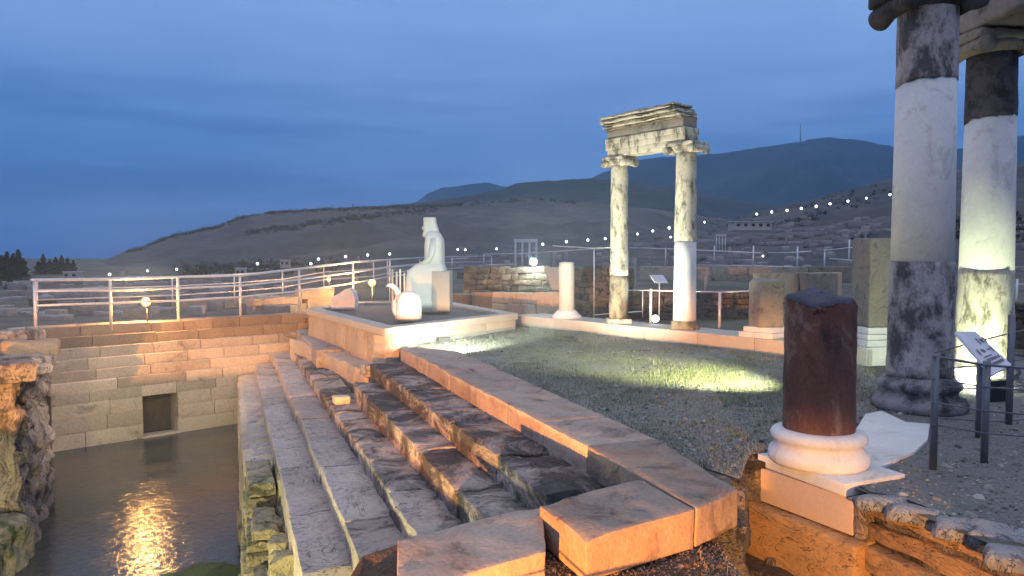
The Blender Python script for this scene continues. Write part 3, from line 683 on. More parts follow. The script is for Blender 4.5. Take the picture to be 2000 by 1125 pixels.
# two arch columns
ar = []
for (px, w, ytop, lab) in ((1209, 35, 322, 'slender weathered marble column carrying the left end of the broken entablature'), (1338, 43, 296, 'weathered marble column with a plain cream lower half carrying the right end of the entablature')):
    q = col_at(px); r = w / F * q.y / 2; e = empty('marble_column', (q.x, q.y, ZS), lab, 'column'); ar.append((q, r, zat(px, ytop, q.y)))
    zt = ar[-1][2]
    if px < 1300:
        zm = zat(px, 538, q.y); MB().lathe((q.x, q.y, 0), shaft_profile(r * 1.04, r * 1.02, ZS + .1, zm), 36, amp=.012, ns=5).build('lower_shaft', M['archdk'], e)
        MB().lathe((q.x, q.y, 0), shaft_profile(r * 1.01, r * .92, zm, zt), 36, amp=.012, ns=5).build('upper_shaft', M['archcol'], e)
        MB().rblock([q + Vector(p) for p in ((-.27, -.27), (.27, -.27), (.27, .27), (-.27, .27))], ZS, ZS + .1, seg=.1, amp=.006, rnd=.02).build('base', M['archcol'], e)
    else:
        zm = zat(px, 472, q.y); MB().lathe((q.x, q.y, 0), shaft_profile(r * 1.03, r * .97, ZS + .18, zm, .4), 44).build('lower_shaft', M['cream'] if 0 else M['marble'], e)
        MB().lathe((q.x, q.y, 0), shaft_profile(r * .985, r * .88, zm + .006, zt), 40, amp=.01, ns=5).build('upper_shaft', M['archcol'], e)
        MB().lathe((q.x, q.y, ZS), [(r * 1.3, 0), (r * 1.36, .05), (r * 1.28, .08), (r * 1.18, .11), (r * 1.22, .15), (r * 1.05, .18)], 36, amp=.012, ns=5).build('base', M['archdk'], e)
    # ionic capital: echinus, two scroll rolls, abacus
    cap = MB(); cap.lathe((q.x, q.y, zt), [(r * .92, -.02), (r * 1.0, .0), (r * 1.25, .07), (r * 1.2, .12)], 28, amp=.01)
    d = STD.normalized(); nn = Vector((.777, .63))
    for s_ in (-1, 1):
        c = q + d * (s_ * r * 1.35)
        cap.tube([(c.x - nn.x * r * 1.15, c.y - nn.y * r * 1.15, zt + .03), (c.x - nn.x * r * .4, c.y - nn.y * r * .4, zt + .035), (c.x + nn.x * r * .4, c.y + nn.y * r * .4, zt + .035), (c.x + nn.x * r * 1.15, c.y + nn.y * r * 1.15, zt + .03)], [.095, .08, .08, .095], 16)
    cap.rblock([q - d * r * 1.55 - nn * r * 1.2, q + d * r * 1.55 - nn * r * 1.2, q + d * r * 1.55 + nn * r * 1.2, q - d * r * 1.55 + nn * r * 1.2], zt + .1, zt + .17, seg=.1, amp=.008, rnd=.015)
    cap.build('capital', M['archcol'], e)
(qa, ra, za), (qb, rb_, zb_) = ar
zb0 = max(za, zb_) + .17
d = STD.normalized(); nn = Vector((.777, .63))
ent = empty('entablature', ((qa.x + qb.x) / 2, (qa.y + qb.y) / 2, zb0), 'broken entablature of stepped, ragged marble courses bridging the two arch columns', 'entablature')
def entb(name, a0, a1, hd, z0, z1, mat, amp=.012, er=0., hd2=None):
    p0, p1 = qa + d * a0, qb + d * a1; hd2 = hd if hd2 is None else hd2
    b = MB(); b.rblock([p0 - nn * hd, p1 - nn * hd, p1 + nn * hd2, p0 + nn * hd2], z0, z1, seg=.09, amp=amp, rnd=.015, ns=4, erode=er); b.build(name, M[mat], ent)
dz = za - zb_
z = min(za, zb_) + .17
entb('lower_fascia', -.20, .12, .20, z, z + .16, 'archcol', .008)
entb('middle_fascia', -.24, .14, .225, z + .155, z + .29, 'archcol', .008)
entb('upper_fascia', -.24, .14, .25, z + .285, z + .41, 'archcol', .010)
entb('frieze', -.20, .10, .22, z + .405, z + .61, 'archgr', .016)
for k_, (a0_, a1_, hd_, th_, mt_) in enumerate([(-.24, .08, .27, .05, 'archdk'), (-.27, .05, .31, .05, 'archcol'), (-.24, .02, .33, .05, 'archdk'), (-.30, -.02, .37, .06, 'archcol'), (-.26, -.06, .35, .05, 'archdk'), (-.28, -.16, .39, .05, 'archcol'), (-.10, -.10, .34, .05, 'archcol')]):
    entb('cornice', a0_, a1_, hd_, z + .605 + .048 * k_, z + .605 + .048 * k_ + th_, mt_, .010, .045)
# round stub on the sill
q = col_at(1107); r = 31 / F * q.y / 2; e = empty('column_stub', (q.x, q.y, ZS), 'short pale round column stub on a flared white base, left of the arch', 'column')
MB().lathe((q.x, q.y, ZS), [(r * 1.9, 0), (r * 1.9, .05), (r * 1.6, .09), (r * 1.35, .16), (r * 1.15, .2)], 36, amp=.004).build('base', M['marble'], e)
MB().lathe((q.x, q.y, 0), shaft_profile(r, r * .97, ZS + .2, zat(1107, 513, q.y)) + [(r * .5, zat(1107, 512, q.y) + .01), (.01, zat(1107, 512, q.y) + .012)], 36, amp=.006, cap=False).build('shaft', M['concrete'], e)
# squat square pillar
q = col_at(1497); r = .25; e = empty('pillar_stub', (q.x, q.y, ZS), 'squat rough beige pillar on a white stepped base between the arch and the red stub', 'pillar')
def sq(c, h, dd=None): 
    dd = dd or d; nn_ = Vector((-dd.y, dd.x)); return [c - dd * h - nn_ * h, c + dd * h - nn_ * h, c + dd * h + nn_ * h, c - dd * h + nn_ * h]
MB().rblock(sq(q, .36), ZS, ZS + .1, seg=.2, amp=.003, rnd=.012).build('base_step', M['marble'], e)
MB().rblock(sq(q, .30), ZS + .1, ZS + .2, seg=.2, amp=.003, rnd=.02).build('base_step', M['marble'], e)
dv = Vector((1, .12)).normalized(); MB().rblock(sq(q, .245, dv), ZS + .2, zat(1497, 546, q.y), seg=.08, amp=.02, rnd=.03, erode=.05, ns=3).build('shaft', M['archgr'], e)
# tall square pillar with layered plinth
k = (1708 - 1000) / F; bq = ST0 + nn * .42; t_ = (k * bq.y - bq.x) / (STD.x - k * STD.y); q = bq + STD * t_
e = empty('square_pillar', (q.x, q.y, 0), 'tall grey square pillar on a layered white plinth behind the red stub', 'pillar')
z = 0; zt = zat(1708, 636, q.y)
for i, hh in enumerate((.33, .12, .1, .12)):
    z1 = z + (zt) * hh / .67; MB().rblock(sq(q, .31 - .012 * i, dv), z, z1 - .008, seg=.3, amp=.002, rnd=.01, tint=random.uniform(-.04, .04)).build('plinth_layer', M['marble'], e); z = z1
MB().rblock(sq(q, .255, dv), zt, zat(1708, 466, q.y), seg=.08, amp=.014, rnd=.02, ns=3).build('shaft', M['archgr'], e)

# ------------------------------------------------------------------ the two tall columns at the right
YB = 8.5; q = Vector(((1800 - 1000) / F * YB, YB)); zz = lambda py: zat(1800, py, YB)
e = empty('tall_column', (q.x, q.y, 0), 'nearest tall column with a plain grey-white middle and a dark moulded base', 'column')
r0, r1 = .355, .315
MB().lathe((q.x, q.y, 0), [(.49, 0), (.515, .04), (.52, .09), (.49, .14), (.43, .16), (.41, .20), (.42, .24), (.45, .27), (.445, .32), (.40, .35), (.37, .40)], 56, amp=.010, ns=4).build('moulded_base', M['basest'], e)
def lerp_r(z): return r0 + (r1 - r0) * (z - .4) / (zz(20) - .4)
def tilt(amount, zt, az=0.):
    def f(p, r, th):
        if abs(p.z - zt) < .02: p.z += amount * math.cos(th - az)
        return p
    return f
MB().lathe((q.x, q.y, 0), shaft_profile(lerp_r(.4), lerp_r(zz(511)), .4, zz(511), .06), 64, amp=.008, ns=4).build('lower_shaft', M['weath'], e)
def seam(zs_, a_):
    def f(p, r, th):
        if abs(p.z - zs_) < .03: p.z += a_ * (.5 * math.cos(th + 1.2) + fbm((math.cos(th) * 2.2, math.sin(th) * 2.2, zs_), 4) + .35)
        return p
    return f
MB().lathe((q.x, q.y, 0), [(lerp_r(zz(z_)) - .008, zz(z_) + o_) for z_, o_ in ((511, -.06), (340, 0), (166, .1))], 72).build('middle_shaft', M['marble'], e)
MB().lathe((q.x, q.y, 0), shaft_profile(lerp_r(zz(166)), lerp_r(zz(22)), zz(166) - .01, zz(22), .06), 64, amp=.008, ns=4, topfn=seam(zz(166) - .01, .045)).build('upper_shaft', M['weath'], e)
cap = MB(); cap.lathe((q.x, q.y, zz(22)), [(.32, -.02), (.36, .03), (.44, .12), (.42, .2)], 40, amp=.02)
db = WB; nb = WN
for s_ in (-1, 1):
    c = q + Vector((1, .1)) * (s_ * .36); cap.tube([(c.x - .04, c.y - .44, zz(22) + .03), (c.x, c.y - .2, zz(22) + .06), (c.x, c.y + .2, zz(22) + .06), (c.x, c.y + .44, zz(22) + .03)], [.14, .11, .11, .14], 18)
cap.rblock([q + Vector(p) for p in ((-.5, -.45), (.5, -.45), (.5, .45), (-.5, .45))], zz(22) + .15, zz(22) + .32, seg=.08, amp=.02, rnd=.04, erode=.05)
cap.build('capital', M['blackm'], e)
Y2 = 9.9; q2 = Vector(((1926 - 1000) / F * Y2, Y2)); z2 = lambda py: zat(1926, py, Y2); w2 = .335
e = empty('tall_column', (q2.x, q2.y, 0), 'second tall column at the right edge, lit yellow-green at its foot by a floodlight', 'column')
def lr(z): return .355 + (.298 - .355) * z / z2(95)
MB().lathe((q2.x, q2.y, 0), [(.5, 0), (.52, .06), (.5, .12), (.42, .15), (.40, .19), (.44, .24), (.42, .29), (.36, .33)], 48, amp=.01).build('moulded_base', M['weath'], e)
MB().lathe((q2.x, q2.y, 0), shaft_profile(lr(.33), lr(z2(527)), .33, z2(527), .07), 56, amp=.012, ns=4).build('lower_shaft', M['archcol'], e)
MB().lathe((q2.x, q2.y, 0), [(lr(z2(527)) - .008, z2(527) - .06), (lr(z2(236)) - .008, z2(236) + .1)], 64).build('middle_shaft', M['marble'], e)
MB().lathe((q2.x, q2.y, 0), shaft_profile(lr(z2(236)), lr(z2(108)), z2(236) - .01, z2(108), .07), 56, amp=.008, ns=4, topfn=seam(z2(236) - .01, .05)).build('upper_shaft', M['blackm'], e)
cap = MB(); cap.lathe((q2.x, q2.y, z2(108)), [(.30, -.02), (.36, .06), (.40, .12)], 36, amp=.02)
for s_ in (-1, 1):
    c = q2 + Vector((1, .1)) * (s_ * .34); cap.tube([(c.x, c.y - .4, z2(108) + .04), (c.x, c.y - .15, z2(108) + .07), (c.x, c.y + .15, z2(108) + .07), (c.x, c.y + .4, z2(108) + .04)], [.12, .10, .10, .12], 18)
cap.rblock([q2 + Vector(p) for p in ((-.46, -.42), (.46, -.42), (.46, .42), (-.46, .42))], z2(108) + .12, z2(70), seg=.08, amp=.02, rnd=.04, erode=.05)
cap.build('capital', M['archgr'], e)
# architrave running from the second column out to the right and towards column one
zb1 = z2(68)
b = MB(); b.rblock([q2 + Vector(p) for p in ((-.46, -1.15), (.62, -1.15), (.55, .45), (-.4, .45))], zb1, zb1 + .34, seg=.09, amp=.03, rnd=.05, ns=2.5, erode=.08)
b.rblock([q2 + Vector(p) for p in ((-.25, -1.3), (.9, -1.3), (.9, .5), (-.25, .5))], zb1 + .33, zb1 + .7, seg=.09, amp=.04, rnd=.05, ns=2.5, erode=.08)
tag(b.build('architrave', M['archgr'], loc=(q2.x, q2.y, zb1)), 'heavy broken architrave block on top of the second tall column', 'architrave')

# ------------------------------------------------------------------ red stub column with its plinths
zp = .04
cs = G(1605, 851, .17)
pl = [G(1480, 886, zp), G(1651, 946, zp)]; pL = Vector((pl[0].x, pl[0].y)); pF = Vector((pl[1].x, pl[1].y)); dd = (pF - pL).normalized(); nd = Vector((-dd.y, dd.x)); side = (pF - pL).length
e = empty('red_column_stub', (*(pL + dd * side / 2 + nd * side / 2), zp), 'thick dark red-brown broken column drum on a white moulded base in the foreground', 'column')
cc = pL + dd * side / 2 + nd * side / 2
kx = (1604 - 1000) / F; cc = Vector((kx * cc.y, cc.y))
Yc = cc.y; rs = 133 / F * Yc / 2; zsb = zat(1605, 838, Yc)
def broken(p, r, th):
    if p.z > zat(1605, 600, Yc):
        h = fbm((p.x * 4, p.y * 4, 1), 4); p.z += h * .045 + .035 * math.cos(th - 1.6) * r / rs
    return p
ztp = zat(1605, 585, Yc)
MB().lathe((cc.x, cc.y, 0), shaft_profile(rs, rs * .985, zsb, ztp, .04), 72, amp=.008, ns=5, topfn=broken, cap=False).build('drum', M['redgr'], e)
MB().lathe((cc.x, cc.y, 0), [(rs * .985, ztp), (rs * .93, ztp + .03), (rs * .8, ztp + .035), (rs * .6, ztp + .05), (rs * .4, ztp + .06), (rs * .2, ztp + .05), (.01, ztp + .05)], 72, amp=.018, ns=7, topfn=broken, cap=False).build('broken_top', stone('broken blue grey stone', (.10, .10, .14), (.05, .05, .075), amt=.3, sc=6, bump=.8), e)
zh = zsb - zp
MB().lathe((cc.x, cc.y, zp), [(rs * 1.34, 0), (rs * 1.40, zh * .10), (rs * 1.41, zh * .24), (rs * 1.37, zh * .38), (rs * 1.27, zh * .46), (rs * 1.22, zh * .56), (rs * 1.22, zh * .66), (rs * 1.32, zh * .72), (rs * 1.35, zh * .84), (rs * 1.28, zh * .96), (rs * 1.1, zh + .01), (rs * .9, zh + .01)], 80).build('moulded_base', M['marble'], e)
MB().rblock([pL, pF, pF + nd * side * .70, pL + nd * side * .70], zp - .1, zp, seg=.25, amp=.001, rnd=.006).build('plinth', M['marble'], e)
zk = zp - .11
cL = G(1462, 907, zk); cF = G(1666, 975, zk); cL = Vector((cL.x, cL.y)); cF = Vector((cF.x, cF.y)); dc = (cF - cL).normalized(); nc = Vector((-dc.y, dc.x))
fb = MB(); fb.rblock([cL, cF, cF + nc * 1.35, cL + nc * 1.35], zk - .29, zk, seg=.2, amp=.002, rnd=.008)
tag(fb.build('foundation_block', M['cream'], loc=(cL.x, cL.y, zk - .3)), 'smooth cream squared block directly under the red column plinth', 'stone block')
fb = MB(); fb.rblock([cF + dc * .006, cF + dc * .1, cF + dc * .1 + nc * 1.2, cF + dc * .006 + nc * 1.2], zk - .31, zk - .02, seg=.05, amp=.025, rnd=.02, ns=6)
tag(fb.build('broken_edge_stone', M['rock'], loc=(cF.x, cF.y, zk - .3)), 'narrow jagged stone against the right end of the cream block', 'stone')
zo = zk - .30
oL = G(1444, 975, zo); oL = Vector((oL.x, oL.y))
fb = MB(); fb.rblock([oL, cF + dc * .12 - nc * .12, cF + dc * .12 + nc * 1.3, oL + nc * 1.3], zo - .52, zo - .004, seg=.07, amp=.02, rnd=.03, ns=2.2, erode=.04, tint=.05)
tag(fb.build('foundation_block', M['orock'], loc=(oL.x, oL.y, zo - .5)), 'rough ochre foundation block under the cream block, right of the gap', 'stone block')
# white slab between the red stub and the tall column
sp_pts = [G(1655, 870, .012), G(1690, 812, .012), G(1722, 806, .012), G(1770, 828, .012), G(1816, 832, .012), G(1812, 862, .012), G(1788, 885, .012), G(1745, 905, .012), G(1700, 925, .012), G(1655, 935, .012), G(1600, 905, .012), G(1560, 880, .012)]
b = MB(); b.prism([(p.x, p.y) for p in sp_pts], -.1, .036); tag(bevel(b.build('marble_slab', M['marble'], None, False, loc=(sp_pts[0].x, sp_pts[0].y, 0)), .006), 'flat white marble slab on the ground between the red stub and the nearest tall column', 'slab')
# ledge of natural rock along the path edge
lp = [cF + dc * .10 + nc * .05, Vector((2.86, 5.1)), Vector((2.98, 4.75)), Vector((3.12, 4.4)), Vector((3.35, 3.9)), Vector((3.9, 3.0))]
a, e_ = lp[0] + Vector((.01, .0)), Vector((3.55, 3.1)); dr_ = (e_ - a).normalized(); n_ = Vector((-dr_.y, dr_.x)); n_ = n_ if n_.x > 0 else -n_
bl = empty('bedrock_ledge', (3.0, 4.7, -.9), 'long layered orange-brown bedrock face running along the path edge to the bottom right corner', 'rock')
zt_ = -.055
for k, (th_, off, mt_, tn) in enumerate([(.10, -.02, 'orock', .0), (.07, .05, 'rock', -.1), (.13, .0, 'orock', -.12), (.06, .06, 'rock', -.25), (.16, -.05, 'orock', .05), (.09, .0, 'rock', -.1), (.35, -.06, 'orock', -.15)]):
    b = MB(); p_ = a + Vector((0, 0)); t_ = 0; L = (e_ - a).length
    while t_ < L:
        w = random.uniform(.7, 1.6); q0 = a + dr_ * t_ + n_ * (off + random.uniform(-.015, .02)); q1 = q0 + dr_ * (w + .05)
        b.rblock([q0, q1, q1 + n_ * 1.0, q0 + n_ * 1.0], zt_ - th_, zt_ + .004, seg=.04, amp=.018, rnd=.012, ns=4.5, tint=tn + random.uniform(-.12, .12)); t_ += w
    b.build('rock_layer', M[mt_], bl); zt_ -= th_
for i, (px, py, w, d_, h, rz, lb) in enumerate([(1720, 985, .42, .22, .05, -.3, 'pale blue-grey slab nearest the broken edge stone'), (1790, 1005, .5, .2, .05, -.45, 'second pale slab from the cream block along the path edge'), (1880, 1035, .42, .24, .06, -.5, 'third pale slab along the path edge, slightly raised'), (1960, 1050, .5, .3, .07, -.5, 'rounded pale slab at the right end of the path edge'), (1990, 1095, .4, .3, .05, -.5, 'pale slab in the bottom right corner'), (1850, 985, .3, .14, .03, -.3, 'thin dark slab half buried in the path gravel')]):
    o = rough_stone(px, py, -.03, w * .9, d_, h, rz, 'ledge', amp=.03); tag(o, lb, 'stone', 'flat slabs along the path edge')
# stones in the gap between the kerb end and the foundation
for i, (px, py, z_, w, h, mt, lb) in enumerate([(1408, 1000, -.3, .3, .2, 'rock', 'jagged striped rubble stone in the gap left of the ochre foundation'), (1412, 1050, -.5, .34, .14, 'orock', 'squared ochre stone low in the gap beside the kerb end'), (1560, 1110, -.85, .5, .12, 'rock', 'flat grey stone at the foot of the ochre foundation'), (1425, 965, -.16, .22, .1, 'rubble', 'dark rubble stone at the top of the gap'), (1640, 1125, -.85, .4, .1, 'orock', 'pinkish flat stone at the bottom edge below the foundation')]):
    tag(rough_stone(px, py, z_, w, w * .7, h, .4 + i, mt, amp=.04, zb=-.2), lb, 'stone', 'loose stones beside the foundation')

b = MB(); b.rblock([Vector((1.2, 5.75)), Vector((1.66, 5.36)), Vector((2.1, 6.5)), Vector((1.75, 6.8))], -1.2, -.015, seg=.06, amp=.04, rnd=.03, ns=5, erode=.05)
b.rblock([Vector((1.45, 5.3)), Vector((1.72, 5.2)), Vector((2.02, 6.1)), Vector((1.7, 6.3))], -1.2, -.22, seg=.06, amp=.05, rnd=.03, ns=5, erode=.1)
b.prism([(1.5, 5.5), (2.1, 6.3), (2.9, 6.2), (3.0, 7.4), (1.5, 7.4)], -1.2, -.012)
tag(b.build('earth_bank', M['rubble'], loc=(1.7, 5.8, -.8)), 'dark rubble bank under the lawn edge in the gap before the ochre foundation', 'bank')
# ------------------------------------------------------------------ dirt, lawn and path sheets
def grid_sheet(name, poly, zf_, mat, step, kind='structure'):
    xs2 = [p[0] for p in poly]; ys2 = [p[1] for p in poly]; pts = [Vector((p[0], p[1])) for p in poly]; ed = [(i, (i + 1) % len(poly)) for i in range(len(poly))]
    x = min(xs2)
    while x < max(xs2):
        y = min(ys2)
        while y < max(ys2):
            p = Vector((x + random.uniform(-.2, .2) * step, y + random.uniform(-.2, .2) * step))
            if inpoly(p, poly): pts.append(p)
            y += step
        x += step
    vs, es, fs, _, _, _ = geometry.delaunay_2d_cdt(pts, ed, [], 1, 1e-5)
    F_ = [tuple(f) for f in fs if inpoly(sum((vs[i] for i in f), Vector((0, 0))) / len(f), poly)]
    o = mesh(name, [(v.x, v.y, zf_(v.x, v.y)) for v in vs], F_, mat); tag(o, kind=kind); return o
def dz_(x, y): return -.2 - .62 * sstep(1.35, 1.95, x) * sstep(1.7, 3.4, y) + .03 * fbm((x * 3, y * 3, 0), 3)
dp2 = [Vector(p) for p in ((-1.1, 1.5), (-1.0, 4.7), (-.7, 5.0), (1.0, 5.7), (1.7, 5.5), (2.25, 6.7), (2.75, 5.9), (3.3, 4.6), (3.6, 4.1), (4.6, 1.5))]
grid_sheet('dirt_ground', dp2, dz_, M['dirt'], .07)
b = MB(); b.prism([(-.9, -3), (-.9, 1.6), (4.6, 1.6), (4.6, -3)], -.5, -.2); tag(b.build('dirt_ground', M['dirt'], None, False), kind='structure')
lawn = [TS(13.2, kback(13.2) - .1), TS(5.9, kback(5.9) - .1), Vector((G(1445, 940).x, G(1445, 940).y)), cL + nc * .01, cL + nc * 1.36, Vector((3.9, 7.6)), Vector((5.4, 10.5)), ST0 + STD * 9.0, ST0 + STD * .0, Vector((pwl[1] + (pwl[2] - pwl[1]) * .05))]
lawn = [Vector((p[0], p[1])) for p in lawn][::-1]
def lz(x, y): return .006 + .03 * fbm((x * .9, y * .9, 5), 4) * .6 + .006
grid_sheet('lawn', lawn, lambda x, y: .01 + .018 * fbm((x * 1.2, y * 1.2, 5), 4), M['soil'], .12)
path = [Vector(p) for p in (tuple(cF + nc * .12 - dc * .04), tuple(cF + dc * .1 + nc * .06), (2.9, 5.3), (3.2, 4.5), (3.6, 3.8), (4.6, 2), (9, 2), (12, 9), (9.5, 13.5), (6.2, 11.8), (5.4, 10.4), (3.95, 7.7), (3.35, 7.1), tuple(pF + nd * .66 - dd * .35), tuple(pF + nd * .66 - dd * .02))]
grid_sheet('path', path, lambda x, y: .004 + .012 * abs(fbm((x * 2.2, y * 2.2, 2), 4)) - .02 * 0, M['gravel'], .1)
# grass blades and small stones
rng = np.random.default_rng(3)
def scatter(poly, n, f):
    x0, x1 = min(p[0] for p in poly), max(p[0] for p in poly); y0, y1 = min(p[1] for p in poly), max(p[1] for p in poly); out = []
    while len(out) < n:
        x, y = rng.uniform(x0, x1), rng.uniform(y0, y1)
        if inpoly((x, y), poly) and rng.random() < f(x, y): out.append((x, y))
    return out
def varmat(name, cols, rough=.9):
    m, t, b = newmat(name); at = N(t, 'ShaderNodeAttribute', attribute_name='tint'); r = ramp(t, at.outputs['Fac'], [(i / (len(cols) - 1), c) for i, c in enumerate(cols)])
    t.links.new(r.outputs[0], b.inputs['Base Color']); b.inputs['Roughness'].default_value = rough; return m
V, F_, T = [], [], []
pool_c = Vector((G(1380, 745).x, G(1380, 745).y))
for (x, y) in scatter(lawn, 62000, lambda x, y: min(1, max(.10, .55 + 1.1 * fbm((x * .8, y * .8, 9), 3)))):
    d_ = (Vector((x, y)) - pool_c).length; gr = max(0, 1 - d_ / 2.6)
    h = rng.uniform(.015, .045) + .04 * gr * rng.random(); a = rng.uniform(0, 6.28); w = rng.uniform(.003, .008); l = rng.uniform(0, .03)
    ca, sa = math.cos(a), math.sin(a); z0 = .006 + .018 * fbm((x * 1.2, y * 1.2, 5), 4); b_ = len(V)
    V += [(x - ca * w, y - sa * w, z0), (x + ca * w, y + sa * w, z0), (x - sa * l, y + ca * l, z0 + h)]; F_.append((b_, b_ + 1, b_ + 2)); tv = min(1, max(0, rng.random() * .6 + gr * .5)); T += [tv] * 3  # yellow-green of the flood's light pool also put into the blade tint
for (cx_, cy_) in scatter(lawn, 150, lambda x, y: .5) + [(-1.9 + .12 * k, 13.55 + .17 * k + rng.uniform(-.1, .1)) for k in range(24)]:
    z0 = .006; hh = rng.uniform(.05, .12)
    for k in range(26):
        x, y = cx_ + rng.normal(0, .04), cy_ + rng.normal(0, .04); a = rng.uniform(0, 6.28); w = rng.uniform(.003, .006); l = rng.uniform(.01, .06); ca, sa = math.cos(a), math.sin(a); b_ = len(V)
        V += [(x - ca * w, y - sa * w, z0), (x + ca * w, y + sa * w, z0), (x - sa * l, y + ca * l, z0 + hh * rng.uniform(.5, 1))]; F_.append((b_, b_ + 1, b_ + 2)); T += [rng.uniform(.0, .8)] * 3
o = mesh('grass', V, F_, varmat('grass blades', [(.42, .40, .35), (.30, .30, .24), (.20, .22, .12), (.36, .37, .15)]), smooth=False, tint=T); tag(o, 'short patchy grass and dry stalks growing on the lawn', 'grass', kind='stuff')
def chips(name, poly, n, zf_, s0, s1, mat, label, cat, f=lambda x, y: 1., flat=.5):
    V, F_, T = [], [], []
    for (x, y) in scatter(poly, n, f):
        s_ = rng.uniform(s0, s1) * (1 + 2 * (rng.random() < .04)); z0 = zf_(x, y); b_ = len(V); a = rng.uniform(0, 6.28); k = 5
        for i in range(k):
            th = a + 2 * math.pi * i / k; r = s_ * rng.uniform(.6, 1.1); V.append((x + r * math.cos(th), y + r * math.sin(th), z0 - s_ * .15))
        for i in range(3):
            th = a + 2 * math.pi * i / 3; r = s_ * rng.uniform(.25, .6); V.append((x + r * math.cos(th), y + r * math.sin(th), z0 + s_ * flat * rng.uniform(.6, 1.2)))
        t_ = b_ + 5
        F_ += [(t_, t_ + 1, t_ + 2), (b_, b_ + 1, t_), (b_ + 1, b_ + 2, t_ + 1, t_), (b_ + 2, b_ + 3, t_ + 1), (b_ + 3, b_ + 4, t_ + 2, t_ + 1), (b_ + 4, b_, t_, t_ + 2)]
        T += [rng.random()] * 8
    o = mesh(name, V, F_, mat, smooth=False, tint=T); tag(o, label, cat, kind='stuff')
gm = varmat('gravel chips', [(.06, .06, .06), (.13, .13, .13), (.24, .23, .22), (.40, .38, .36)])
nearlawn = lambda x, y: max(.08, 1 - (y - 5.5) / 6)
chips('lawn_gravel', lawn, 11000, lambda x, y: .02 + .02 * fbm((x * 1.2, y * 1.2, 5), 4), .005, .014, gm, 'small grey stones strewn among the lawn grass', 'gravel', nearlawn)
chips('path_gravel', path, 12000, lambda x, y: .01, .006, .02, gm, 'loose grey gravel on the path by the railing', 'gravel', lambda x, y: max(.1, 1 - (y - 5) / 6), .35)
fgp = [Vector(p) for p in ((-.4, 3.8), (-.1, 4.6), (.4, 4.9), (1.3, 5.0), (1.9, 5.9), (2.6, 5.4), (2.9, 4.4), (2.9, 3.8))]
chips('dirt_litter', fgp, 9000, lambda x, y: dz_(x, y) + .004, .004, .013, varmat('litter chips', [(.04, .025, .02), (.14, .08, .05), (.26, .17, .12), (.40, .30, .26)]), 'stone chips and debris on the foreground dirt', 'debris')
V, F_, T = [], [], []
for (x, y) in scatter(fgp, 3500, lambda x, y: 1.):
    a = rng.uniform(0, 6.28); l = rng.uniform(.02, .08); w = .0016; z0 = dz_(x, y) + .004; tl = rng.uniform(0, .04); b_ = len(V); ca, sa = math.cos(a), math.sin(a)
    V += [(x - sa * w, y + ca * w, z0), (x + sa * w, y - ca * w, z0), (x + ca * l + sa * w, y + sa * l - ca * w, z0 + tl), (x + ca * l - sa * w, y + sa * l + ca * w, z0 + tl)]; F_.append((b_, b_ + 1, b_ + 2, b_ + 3)); T += [rng.random()] * 4
tag(mesh('dry_twigs', V, F_, varmat('dry twigs', [(.10, .06, .03), (.25, .17, .10), (.40, .30, .20)]), smooth=False, tint=T), 'dry twigs and dead stalks scattered over the foreground dirt', 'twigs', kind='stuff')

# ------------------------------------------------------------------ railings
def railing(name, pts, hgt, rails, label, r=.024, pr=.026, mat='rail', group=None, skip_posts=(), rext=0.):
    c = pts[len(pts) // 2]; e = empty(name, tuple(c), label, 'railing', group)
    for i, p in enumerate(pts):
        if i in skip_posts: continue
        MB().tube([(p[0], p[1], p[2] - .05), (p[0], p[1], p[2] + hgt)], pr, 10).build('post', M[mat], e)
    for h in rails:
        MB().tube([(p[0], p[1], p[2] + h) for p in pts], r, 8).build('rail', M[mat], e)
    return e
def PB(px, py, Y): return P(px, py, Y)
f1 = [(70, 655, 16.0), (217, 637, 17.9), (349, 629, 19.2), (470, 621, 20.6), (585, 613, 22.0), (690, 603, 25.5), (762, 597, 30), (834, 590, 35)]
pts = [PB(*p) for p in f1]
def railpts(ys): return [P(x, y, Y) for (x, _, Y), y in zip(f1, ys)]
e = empty('guard_rail', tuple(pts[2]), 'white three-rail guard railing along the top of the pool wall', 'railing')
tops = [547, 545, 541, 538, 525, 512, 507, 503]
for p, (x, _, Y), yt in zip(pts, f1, tops):
    tp = P(x, yt, Y); MB().tube([(p.x, p.y, p.z - .1), (p.x, p.y, tp.z)], .036, 10).build('post', M['rail'], e)
for ys, rr_ in ((tops, .036), ([569, 567, 563, 558, 546, 532, 522, 516], .03), ([597, 592, 587, 580, 569, 553, 540, 531], .03)):
    a = railpts(ys); 
    if ys is tops: a = [a[0] + (a[0] - a[1]).normalized() * .12] + a
    MB().tube(a, rr_, 10).build('rail', M['rail'], e)
